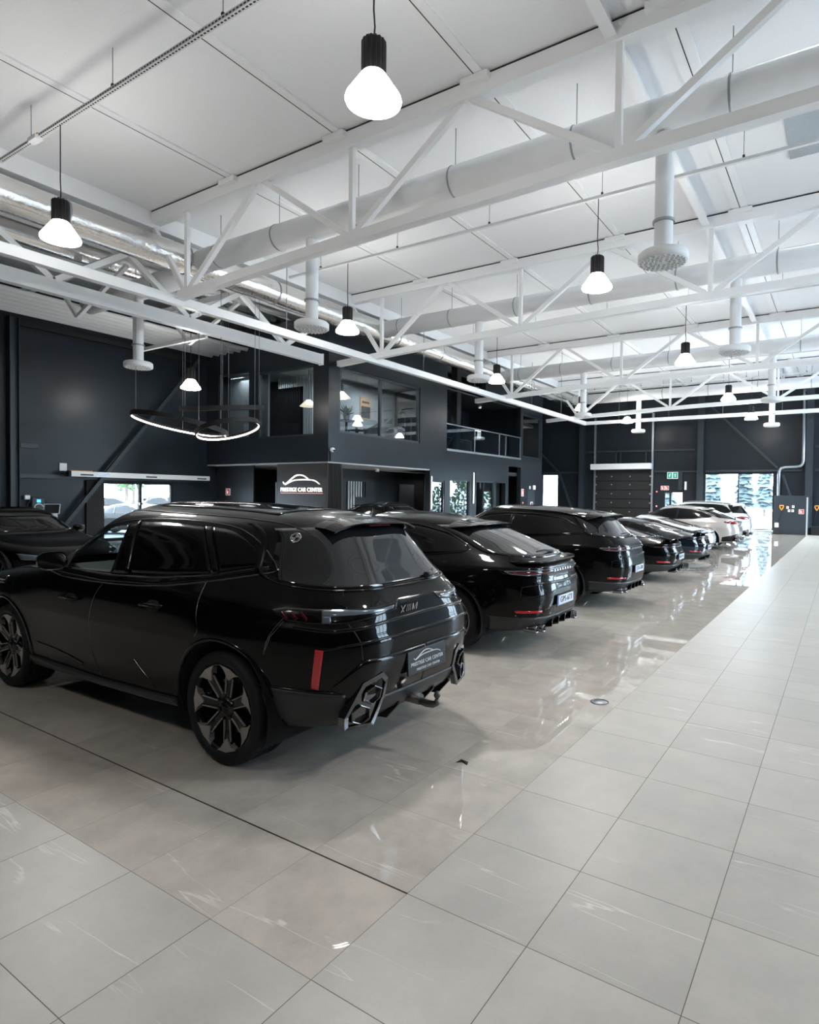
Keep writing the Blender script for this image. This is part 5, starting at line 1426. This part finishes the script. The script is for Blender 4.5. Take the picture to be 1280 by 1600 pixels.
# ---- ring lights
def ring_light(c, R_, tilt, roll, label, hangers=3, lit=True):
    t = thing('ring_light', c, label, 'ring light')
    rot = Matrix.Rotation(roll, 3, Vector((-math.sin(YAW), math.cos(YAW), 0))) @ Matrix.Rotation(tilt, 3, Vector((math.cos(YAW), math.sin(YAW), 0)))
    def ringmesh(prof):
        n = 72; v = []
        for k in range(n):
            a = 2*PI*k/n
            for r, z in prof: v.append(rot @ Vector(((R_+r)*math.cos(a), (R_+r)*math.sin(a), z)))
        m_ = len(prof); f = [(k*m_+i, k*m_+(i+1) % m_, ((k+1) % n)*m_+(i+1) % m_, ((k+1) % n)*m_+i) for k in range(n) for i in range(m_)]
        return MB().add(v, f, 0, False)
    ringmesh([(0, -.07), (.035, -.07), (.035, .07), (0, .07)]).build('ring_housing', 'matte_black', t)
    if lit: ringmesh([(-.014, -.060), (-.001, -.060), (-.001, -.012), (-.014, -.012)]).build('led_strip', 'led_glow', t)
    for k in range(hangers):
        p = rot @ Vector((R_*math.cos(2*PI*k/hangers+.4), R_*math.sin(2*PI*k/hangers+.4), .05)); MB().tube([p, (p[0], p[1], 8.6-c[2])], .007, 5).build('suspension_wire', 'wire', t)
    return t
ring_light((-17.2, 11.4, 3.92), 1.35, -.10, .15, 'larger black ring light with glowing inner edge hanging in the left bay')
ring_light((-15.85, 12.1, 3.78), .92, -.10, -.26, 'smaller tilted ring light with glowing edge, right of the larger one')
ring_light((-16.5, 12.4, 4.5), 1.22, .135, -.03, 'dark ring light seen edge-on above the two glowing rings', lit=False)

# ================================================================ THE CARS
CAR1 = foreground_suv()

def generic_car(kind, paint, loc, label, rz=PI, name='parked_car', plate=None, front=False):
    K = kind
    if K == 'coupe_suv':
        L, hw, H, wb, R, ro = 4.93, .985, 1.62, 2.895, .375, 1.05
        rows = [(.45, .25, 4.5, .22, .76), (.20, .28, 4.75, .24, .90), (.08, .36, 4.88, .34, .95), (.02, .50, 4.93, .50, .975), (.0, .66, 4.92, .68, .985), (.02, .80, 4.86, .80, .985),
                (.05, .90, 4.74, .88, .975), (.04, .99, 4.4, .97, .95), (.10, 1.06, 3.9, 1.03, .915), (.22, 1.13, 3.65, 1.10, .87), (.48, 1.24, 3.35, 1.24, .81), (.80, 1.36, 3.0, 1.38, .745),
                (1.10, 1.46, 2.78, 1.48, .68), (1.35, 1.525, 2.62, 1.535, .61), (1.6, 1.57, 2.55, 1.572, .48), (1.9, 1.60, 2.5, 1.60, .28), (2.1, 1.615, 2.45, 1.615, .03)]
        win = ([(3.35, 1.09), (3.0, 1.28), (2.6, 1.45), (2.2, 1.49), (1.7, 1.46), (1.25, 1.37), (.92, 1.22)], [(3.35, 1.07), (2.4, 1.07), (1.5, 1.10), (.98, 1.16), (.90, 1.20)])
        rear = ([(.60, 1.46), (-.60, 1.46)], [(.74, 1.15), (.4, 1.10), (-.4, 1.10), (-.74, 1.15)])
    elif K == 'suv':
        L, hw, H, wb, R, ro = 4.93, .985, 1.69, 2.895, .375, 1.05
        rows = [(.45, .25, 4.5, .22, .76), (.20, .28, 4.75, .24, .90), (.08, .36, 4.88, .34, .95), (.02, .50, 4.93, .50, .975), (.0, .66, 4.92, .68, .985), (.02, .80, 4.86, .80, .985),
                (.05, .92, 4.74, .90, .975), (.06, 1.02, 4.4, 1.0, .955), (.12, 1.10, 3.9, 1.06, .92), (.20, 1.17, 3.65, 1.14, .88), (.32, 1.29, 3.35, 1.28, .825), (.44, 1.42, 3.05, 1.42, .76),
                (.54, 1.53, 2.82, 1.53, .70), (.70, 1.585, 2.68, 1.59, .62), (1.05, 1.63, 2.6, 1.63, .48), (1.5, 1.665, 2.5, 1.665, .28), (1.9, 1.68, 2.4, 1.68, .03)]
        win = ([(3.35, 1.14), (3.0, 1.33), (2.6, 1.50), (2.2, 1.545), (1.6, 1.53), (1.1, 1.47), (.72, 1.30)], [(3.35, 1.12), (2.4, 1.12), (1.5, 1.15), (.78, 1.22), (.70, 1.26)])
        rear = ([(.60, 1.52), (-.60, 1.52)], [(.74, 1.20), (.4, 1.15), (-.4, 1.15), (-.74, 1.20)])
    elif K == 'big_suv':
        L, hw, H, wb, R, ro = 4.95, 1.0, 1.77, 2.975, .38, 1.05
        rows = [(.45, .27, 4.5, .24, .78), (.20, .31, 4.75, .26, .92), (.08, .40, 4.88, .36, .96), (.02, .55, 4.95, .55, .985), (.0, .72, 4.94, .74, .995), (.02, .86, 4.88, .86, .995),
                (.03, .98, 4.8, .98, .985), (.06, 1.08, 4.4, 1.07, .965), (.12, 1.16, 3.95, 1.13, .93), (.18, 1.24, 3.65, 1.20, .89), (.27, 1.38, 3.35, 1.36, .835), (.38, 1.53, 3.05, 1.52, .775),
                (.46, 1.64, 2.85, 1.63, .72), (.62, 1.69, 2.72, 1.69, .64), (1.0, 1.725, 2.62, 1.725, .48), (1.5, 1.75, 2.5, 1.75, .28), (1.9, 1.76, 2.4, 1.76, .03)]
        win = ([(3.40, 1.20), (3.0, 1.44), (2.6, 1.60), (2.2, 1.64), (1.4, 1.63), (.95, 1.58), (.72, 1.36)], [(3.40, 1.18), (2.4, 1.19), (1.5, 1.21), (.78, 1.27), (.70, 1.31)])
        rear = ([(.62, 1.60), (-.62, 1.60)], [(.76, 1.27), (.4, 1.23), (-.4, 1.23), (-.76, 1.27)])
    elif K == 'sedan':
        L, hw, H, wb, R, ro = 4.85, .93, 1.45, 2.9, .34, 1.05
        rows = [(.45, .22, 4.4, .20, .72), (.20, .25, 4.65, .22, .85), (.08, .34, 4.80, .32, .90), (.02, .46, 4.85, .46, .92), (.0, .60, 4.84, .60, .93), (.02, .72, 4.78, .70, .93),
                (.05, .82, 4.6, .78, .92), (.10, .92, 4.2, .86, .90), (.30, .98, 3.8, .92, .87), (.70, 1.03, 3.5, .98, .83), (1.0, 1.12, 3.2, 1.12, .77), (1.3, 1.24, 2.9, 1.25, .71),
                (1.55, 1.33, 2.65, 1.34, .65), (1.75, 1.38, 2.5, 1.385, .57), (1.9, 1.41, 2.45, 1.412, .45), (2.05, 1.435, 2.4, 1.435, .26), (2.15, 1.445, 2.35, 1.445, .03)]
        win = ([(3.2, .97), (2.9, 1.14), (2.5, 1.29), (2.1, 1.33), (1.6, 1.27), (1.2, 1.12), (1.0, 1.0)], [(3.2, .95), (2.2, .95), (1.4, .97), (1.0, .98)])
        rear = ([(.55, 1.32), (-.55, 1.32)], [(.68, 1.06), (-.68, 1.06)])
    else:   # low rear-engined sports car
        L, hw, H, wb, R, ro = 4.53, .93, 1.30, 2.45, .345, 1.02
        rows = [(.45, .20, 4.1, .16, .72), (.20, .24, 4.35, .18, .86), (.08, .34, 4.48, .28, .91), (.02, .46, 4.53, .40, .93), (.0, .58, 4.50, .50, .935), (.03, .70, 4.42, .58, .935),
                (.06, .78, 4.25, .66, .93), (.05, .84, 3.95, .73, .91), (.22, .89, 3.55, .79, .87), (.50, .95, 3.2, .84, .83), (.85, 1.04, 2.98, .94, .77), (1.20, 1.13, 2.75, 1.06, .71),
                (1.5, 1.20, 2.52, 1.17, .63), (1.75, 1.245, 2.38, 1.235, .53), (1.9, 1.27, 2.30, 1.268, .40), (2.0, 1.288, 2.25, 1.287, .22), (2.08, 1.295, 2.2, 1.295, .03)]
        win = ([(3.0, .86), (2.75, 1.02), (2.4, 1.15), (2.05, 1.19), (1.6, 1.12), (1.2, .98)], [(3.0, .84), (2.2, .85), (1.5, .88), (1.15, .94)])
        rear = ([(.48, 1.19), (-.48, 1.19)], [(.55, .96), (-.55, .96)])
    big = K in ('coupe_suv', 'suv', 'big_suv')
    rows = [r+((4.6, 4.6) if i < 10 else (4, 3.4) if i < 14 else (3, 3))+(min(.12, .02*max(0, i-7)),) for i, r in enumerate(rows)]
    if K == 'sports': rows = [r[:5]+((3.4, 3.2) if i < 10 else (2.8, 2.8))+(min(.2, .04*max(0, i-7)),) for i, r in enumerate(rows)]
    light = paint in ('paint_white', 'paint_silver')
    trim = 'gloss_black' if light or K != 'suv' else 'satin_black'
    c = Car(rows, (ro, ro+wb), R, R+.06, label, 'car', name, paint, loc, rz, NA=110, NS=84)
    for sd in 'LR':
        c.patch('side_glass', sd, smooth2(win[0], 2), smooth2(win[1], 1), 'tint', .004, 36, 8)
        c.ribbon('window_trim', sd, win[0][:1]+win[0][1:]+win[1][::-1], .014, 'dark_chrome' if light else 'gloss_black', .003, .006)
        wm = .5*(win[0][2][0]+win[0][4][0])
        c.patch('pillar_cover', sd, [(wm-.04, min(win[0][3][1]-.01, H-.12)), (wm-.11, min(win[0][3][1]-.01, H-.12))], [(wm+.03, win[1][1][1]+.01), (wm-.04, win[1][1][1]+.01)], 'gloss_black', .006, 3, 6)
        q = MB()
        zb = win[1][1][1]
        for P in (smooth2([(wm, zb-.04), (wm+.08, .7), (wm+.02, .36)], 1), smooth2([(3.5 if K != 'sports' else 3.2, zb-.10), (3.5 if K != 'sports' else 3.2, .6), (3.3 if K != 'sports' else 3.1, .36)], 1)) + ((smooth2([(1.55, zb-.04), (1.5, .85), (1.62, .62)], 1),) if K != 'sports' else ()):
            c.ribbon('panel_seam', sd, P, .006, 'matte_black', .0006, .001)
        for hx in ((2.5, 1.6) if K != 'sports' else (1.75,)):
            sg = 1 if sd == 'L' else -1; co, _ = c.hit(sd, hx, zb-.14)
            MB().tube([(hx-.11, co.y-sg*.003, co.z), (hx-.09, co.y+sg*.028, co.z), (hx+.09, co.y+sg*.028, co.z), (hx+.11, co.y-sg*.003, co.z)], .012, 8).build('door_handle', paint, c.root)
        for wx in c.wx:
            P = [(wx+(R+.07)*math.cos(a), R+(R+.07)*math.sin(a)) for a in [math.radians(-6+192*k/32) for k in range(33)]]
            c.ribbon('arch_lip', sd, P, .03, paint if K != 'coupe_suv' or light else 'gloss_black', .001, .007)
        c.patch('sill_panel', sd, [(ro+wb-R-.12, .36), (ro+R+.12, .36)], [(ro+wb-R-.10, .27), (ro+R+.10, .27)], 'satin_black' if big else paint, .008, 20, 3, .03)
        mirror_part(c, win[0][0][0]-.22, (hw-.09)*(1 if sd == 'L' else -1), win[1][1][1]+.08, sd, paint, .9)
        if K in ('suv', 'big_suv'):
            sg = 1 if sd == 'L' else -1
            c.ribbon('roof_rail', 'T', smooth2([(.75, sg*.57), (1.2, sg*.61), (2.4, sg*.60), (2.75, sg*.56)], 1), .03, 'gloss_black' if paint != 'paint_white' else 'satin_black', .012, .022)
    c.patch('rear_window', 'B', rear[0], smooth2(rear[1], 1), 'rear_tint' if not light else 'tint', .004, 26, 12)
    wz = win[0][0][1]
    c.patch('windscreen', 'F', [(-.70*hw, H-.17), (.70*hw, H-.17)], [(-.76*hw, wz+.04), (.76*hw, wz+.04)], 'tint', .004, 20, 10)
    if big:
        e = rear[0][0][1]; xs = c.hit('B', 0, e)[0].x
        q = MB(); n = 20; v = []
        for i in range(n+1):
            y = -.60+1.2*i/n; k_ = (abs(y)/.6)**2
            zh = c.hit('T', xs+.26, y)[0].z-.008
            for x, z in ((xs+.26, zh), (xs-.02, (zh+e+.02)/2), (xs-.13+.05*k_, e+.018-.02*k_), (xs-.12+.05*k_, e+.000-.02*k_), (xs+.05, e-.002-.03*k_)): v.append((x, y, z))
        f = [(i*5+k, i*5+(k+1) % 5, (i+1)*5+(k+1) % 5, (i+1)*5+k) for i in range(n) for k in range(5)]+[tuple(range(5)), tuple(n*5+k for k in range(5))]
        q.add(v, f); q.build('roof_spoiler', 'gloss_black' if not light else paint, c.root, bevel=.005)
        b_ = c.hit('B', -.15, rear[1][1][1]+.05)[0]
        MB().tube([b_+Vector((-.03, 0, 0)), b_+Vector((-.04, .25, .03)), b_+Vector((-.02, .45, .02))], [.02, .012, .008], 8).build('rear_wiper', 'satin_black', c.root)
    # tail lights
    W_ = lambda P, sg: [(a*sg, z) for a, z in P]
    if paint in ('paint_white', 'paint_silver') and big:
        zl = .97 if K == 'coupe_suv' else 1.04
        for sg in (1, -1):
            c.patch('tail_light', 'W', W_([(59, zl+.05), (46, zl+.085), (34, zl+.07), (22, zl+.035)], sg), W_([(57, zl+.02), (46, zl-.03), (34, zl-.045), (24, zl-.01)], sg), 'dark_red_lens', .008, 26, 5, bulge=.012)
            c.ribbon('red_light_bar', 'W', W_([(54, zl+.035), (44, zl+.03), (30, zl+.01)], sg), .028, 'red_lens', .018, .008, step=1.)
    else:
        zl = {'coupe_suv': .955, 'suv': .985, 'sports': .775, 'sedan': .80, 'big_suv': 1.0}[K]; t = .035 if big else .022
        c.patch('light_bar', 'W', [(58, zl+t*.9), (40, zl+t), (0, zl+t*.8), (-40, zl+t), (-58, zl+t*.9)], [(55, zl-t*.3), (40, zl-t*.9), (0, zl-t*.7), (-40, zl-t*.9), (-55, zl-t*.3)], 'gloss_black', .006, 90, 4)
        for sg in (1, -1):
            if big: c.ribbon('clear_lens_edge', 'W', W_([(54, zl+.018), (38, zl+.026), (31, zl+.018), (30, zl-.014), (40, zl-.026), (50, zl-.010), (54, zl+.018)], sg), .010, 'light_lens', .011, .004, step=1.)
            c.ribbon('tail_light', 'W', W_([(51, zl+.004), (40, zl), (26, zl)], sg), .024 if big else .014, 'dark_red_lens', .011, .005, step=1.)
        c.ribbon('light_strip', 'W', [(26, zl), (0, zl), (-26, zl)], .016 if big else .012, 'dark_red_lens', .010, .003, step=1.)
    for k in range(7):
        xx = c.hit('B', .24-.08*k, zl)[0].x
        if K in ('coupe_suv', 'suv', 'sports') and not light: MB().box(xx-.020, xx-.010, .215-.08*k, .255-.08*k, zl-.012, zl+.014).build('lid_letter', 'chrome', c.root)
    c.ribbon('lid_crease', 'W', [(36, zl-.12), (0, zl-.14), (-36, zl-.12)], .03, paint, .002, .014, step=1.)
    zs = .40 if big else .34
    for sg in (1, -1):
        c.ribbon('lid_seam', 'W', W_([(33, zl+.12), (34, zl-.02), (31, zl-.16), (26, zl-.22)], sg), .007, 'matte_black', .001, .0015, step=.5)
        c.patch('lower_reflector', 'W', W_([(48, zs+.135), (30, zs+.125)], sg), W_([(47, zs+.105), (30, zs+.10)], sg), 'red_lens' if not light else 'dark_red_lens', .012, 12, 2)
        if not light and K != 'sports': c.ribbon('bumper_vent_frame', 'W', W_([(44, .80 if big else .6), (33, .82 if big else .62), (33, .70 if big else .54), (45, .68 if big else .52), (44, .80 if big else .6)], sg), .010, 'gloss_black', .002, .010, step=1.)
        for k in (0, 1):
            if light: continue
            y = sg*(.50+.105*k) if big else sg*(.16+.10*k); q = MB(); bx = c.hit('B', y, zs-.02)[0].x
            q.lathe([(.045, bx+.10), (.045, bx-.05), (.038, bx-.055), (.036, bx+.08), (.001, bx+.08)], c=(0, y, zs-.095), axis='X', n=20); q.build('exhaust_tip', 'dark_chrome', c.root)
    lo = .30 if big else .25
    if light:
        c.patch('lower_bumper', 'W', [(62, .46), (47, .52), (30, .60), (24, .46), (0, .44), (-24, .46), (-30, .60), (-47, .52), (-62, .46)], [(62, .31), (40, .30), (0, .29), (-40, .30), (-62, .31)], 'gloss_black', .010, 60, 6)
        for sg in (1, -1): MB().tube([(.16, sg*.62, .36), (.0, sg*.62, .36)], .065, 16).build('exhaust_tip', 'dark_chrome', c.root)
    else:
        c.patch('lower_bumper', 'W', [(64, zs+.06), (40, zs+.05), (0, zs+.03), (-40, zs+.05), (-64, zs+.06)], [(64, lo), (40, lo-.01), (0, lo), (-40, lo-.01), (-64, lo)], 'satin_black', .008, 60, 5)
        for y in (-.3, -.1, .1, .3): MB().prism([(.02, zs), (.03, lo), (.2, lo-.04), (.2, lo)], y-.008, y+.008, 'Y').build('diffuser_fin', 'gloss_black', c.root)
    if K == 'coupe_suv' and not light:
        n = 30; P = [(c.hit('B', -.74+1.48*i/n, 1.045)[0].x, -.74+1.48*i/n) for i in range(n+1)]
        q = MB(); v = []
        for x, y in P:
            for dx, z in ((.16, 1.085), (.02, 1.075), (-.055, 1.085), (-.05, 1.065), (.03, 1.04)): v.append((x+dx, y, z))
        q.add(v, [(i*5+k, i*5+(k+1) % 5, (i+1)*5+(k+1) % 5, (i+1)*5+k) for i in range(n) for k in range(5)]+[tuple(range(5)), tuple(n*5+k for k in range(5))]); q.build('boot_spoiler', 'gloss_black', c.root, bevel=.003)
    if K == 'sports' and paint != 'paint_white':
        q = MB(); q.prism([(.05, .94), (.30, .99), (.34, .975), (.10, .92)], -.60, .60, 'Y'); q.build('rear_wing', 'gloss_black', c.root, bevel=.008)
        for sg in (1, -1): MB().box(.15, .25, sg*.35-.02, sg*.35+.02, .86, .95).build('wing_strut', 'gloss_black', c.root)
    if K == 'sports':
        g_ = MB()
        for k in range(6):
            x = .34+.05*k; z0 = c.hit('T', x, 0)[0].z
            g_.box(x, x+.012, -.36, .36, z0-.01, z0+.008)
        g_.build('engine_grille', 'gloss_black', c.root)
    if plate:
        zp = {'coupe_suv': .60, 'suv': .64, 'sports': .55, 'sedan': .6, 'big_suv': .8}[K]; xp = c.hit('B', 0, zp)[0].x-.018
        number_plate(c, 0, zp, .52, .115, xp, plate)
    if front or K == 'sedan':
        for sg in (1, -1):
            c.patch('headlight', 'F', [(sg*.56, H*.46), (sg*.82, H*.49)], [(sg*.52, H*.41), (sg*.80, H*.42)], 'light_lens', .006, 10, 4)
        c.patch('grille', 'F', [(-.36, H*.44), (.36, H*.44)], [(-.30, H*.28), (.30, H*.28)], 'matte_black', .006, 12, 5)
    style = {'coupe_suv': 'twin', 'suv': 'ten', 'sports': 'ten', 'sedan': 'ten', 'big_suv': 'star'}[K]
    rm = ['alloy', 'alloy'] if K in ('coupe_suv', 'suv') and not light else ['dark_alloy', 'alloy']
    c.wheels(.29, R-.10, style, rm[0], rm, hw-.025); c.liners(hw-.04)
    return c

generic_car('coupe_suv', 'paint_black', (-2.85, 7.02, 0), 'glossy black coupe SUV with a white number plate, second in the row', PI+.01, 'black_coupe_suv', 'GPS-673')
generic_car('suv', 'paint_black', (-2.95, 10.55, 0), 'glossy black SUV with roof rails and silver wheels, third in the row', PI, 'black_suv', 'JTA-508')
generic_car('sports', 'paint_black', (-3.05, 14.25, 0), 'low black sports car with raised rear wing, fourth in the row', PI, 'black_sports_car', 'IKR-911')
generic_car('sports', 'paint_navy', (-3.05, 17.6, 0), 'low dark blue sports car, fifth in the row', PI, 'dark_blue_sports_car', 'NZB-204')
generic_car('sports', 'paint_white', (-3.45, 20.9, 0), 'white sports car almost hidden behind the dark blue one', PI, 'white_sports_car')
generic_car('coupe_suv', 'paint_silver', (-3.2, 24.9, 0), 'warm silver coupe SUV with black lower bumper near the glass door', PI, 'silver_coupe_suv', None)
generic_car('big_suv', 'paint_white', (-3.35, 29.0, 0), 'white SUV with roof rails, last in the row by the glass door', PI, 'white_suv')
# second row, nose towards the first one
generic_car('sedan', 'paint_black', (-17.0, 5.6, 0), 'black saloon whose long bonnet shows at the left edge behind the nearest SUV', .03, 'black_saloon', front=True).root.scale = (1.12, 1.05, 1.04)
generic_car('coupe_suv', 'paint_black', (-16.0, 17.35, 0), 'black SUV whose roof shows above the nearest SUV under the dealer sign', 0, 'black_suv', front=True)

# small debris on the polished floor
q = MB(); q.add([(-2.20, 3.52, .001), (-2.16, 3.55, .001), (-2.11, 3.53, .001), (-2.13, 3.58, .001), (-2.18, 3.57, .012), (-2.14, 3.55, .010)], [(0, 1, 4), (1, 2, 5), (2, 3, 5), (3, 4, 5), (4, 0, 3), (1, 5, 4)])
tag(q.build('dry_leaf', 'matte_black'), 'small dark scrap lying on the polished floor behind the nearest SUV', 'debris')
t = thing('floor_outlet', (-1.80, 5.30, 0), 'round metal floor outlet at the edge of the polished tiles', 'floor outlet')
MB().lathe([(.001, .004), (.06, .004), (.066, .0)], n=32).build('cover', 'galv', t); MB().lathe([(.072, .0), (.072, .005), (.080, .005), (.080, 0)], n=32).build('rim', 'dark_chrome', t)

# ================================================================ OUTSIDE
generic_car('big_suv', 'paint_grey', (-37.6, 21.9, -.12), 'grey-blue SUV parked outside the left entrance', .9, 'grey_suv', front=True)
generic_car('big_suv', 'paint_white', (-36.0, 16.9, -.12), 'white SUV parked outside left of the grey one', .9, 'white_suv')
generic_car('sedan', 'paint_black', (-30.5, 15.2, -.12), 'dark car outside seen low through the left entrance glass', .5, 'dark_saloon', front=True)
def conifer(x, y, h, label, crown='tree_hazed'):
    t = thing('conifer_tree', (x, y, -.13), label, 'tree', 'haze-tinted conifers beyond the far glass door')
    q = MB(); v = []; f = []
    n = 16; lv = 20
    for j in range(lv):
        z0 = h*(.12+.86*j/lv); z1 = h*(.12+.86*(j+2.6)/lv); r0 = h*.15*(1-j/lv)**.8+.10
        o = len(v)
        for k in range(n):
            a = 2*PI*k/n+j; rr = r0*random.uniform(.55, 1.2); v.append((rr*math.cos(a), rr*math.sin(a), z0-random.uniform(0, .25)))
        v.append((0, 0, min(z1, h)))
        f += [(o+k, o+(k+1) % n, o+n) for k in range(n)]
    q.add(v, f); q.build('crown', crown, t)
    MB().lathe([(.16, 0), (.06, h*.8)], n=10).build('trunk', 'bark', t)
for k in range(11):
    conifer(-26+3.0*k+random.uniform(-.4, .4), 84+(k % 2)*4, random.uniform(7.5, 11.0), 'haze-tinted conifer standing beyond the far glass door')
def broadleaf(x, y, h, label, grp):
    t = thing('leafy_tree', (x, y, -.13), label, 'tree', grp)
    q = MB()
    for k in range(700):
        d_ = Vector((random.gauss(0, 1), random.gauss(0, 1), random.gauss(0, .8))); d_ = d_.normalized()*random.uniform(.5, 1)**.5
        p = Vector((d_.x*h*.36, d_.y*h*.36, h*.66+d_.z*h*.32)); s_ = h*.035
        a = Vector((random.uniform(-1, 1), random.uniform(-1, 1), random.uniform(-1, 1))).normalized()*s_; b_ = a.cross(Vector((random.uniform(-1, 1), random.uniform(-1, 1), 1))).normalized()*s_
        q.add([p-a, p+b_, p+a, p-b_], [(0, 1, 2, 3)])
    q.build('crown', 'leaf', t, fix=False); MB().tube([(0, 0, 0), (.05, 0, h*.35), (0, .05, h*.7)], [.16, .12, .05], 8).build('trunk', 'bark', t)
def bush(x, y, h, label, grp):
    t = thing('garden_bush', (x, y, -.13), label, 'bush', grp)
    q = MB()
    for k in range(520):
        d_ = Vector((random.gauss(0, 1), random.gauss(0, 1), abs(random.gauss(0, 1)))).normalized()*random.uniform(.4, 1)**.4
        p = Vector((d_.x*h*.44, d_.y*h*.40, d_.z*h)); s_ = h*.045
        a = Vector((random.uniform(-1, 1), random.uniform(-1, 1), random.uniform(-1, 1))).normalized()*s_; b_ = a.cross(Vector((random.uniform(-1, 1), random.uniform(-1, 1), 1))).normalized()*s_
        q.add([p-a, p+b_, p+a, p-b_], [(0, 1, 2, 3)])
    q.build('foliage', 'leaf', t, fix=False); MB().tube([(0, 0, 0), (.02, 0, h*.6)], .05, 6).build('stem', 'bark', t)
for k in range(7): bush(-1.6+3.1*k, 55, 3.3+.2*(k % 2), 'green bush right of the far entrance, mirrored in the ground-floor windows', 'bushes right of the far entrance')
for k in range(4): broadleaf(1.5+6.2*k, 62+(k % 2)*5, random.uniform(7.8, 8.4), 'leafy green tree right of the far entrance, mirrored in the ground-floor windows', 'trees right of the far entrance')
for k in range(7): broadleaf(24, 6+7.2*k, random.uniform(8, 9.4), 'leafy green tree outside the side windows, seen only as reflections', 'trees outside the side windows')
for x, y, h in ((-46, 26, 6), (-52, 30, 7), (-48, 34, 6.5)): broadleaf(x, y, h, 'leafy green tree behind the cars outside the left entrance', 'trees outside the left entrance')
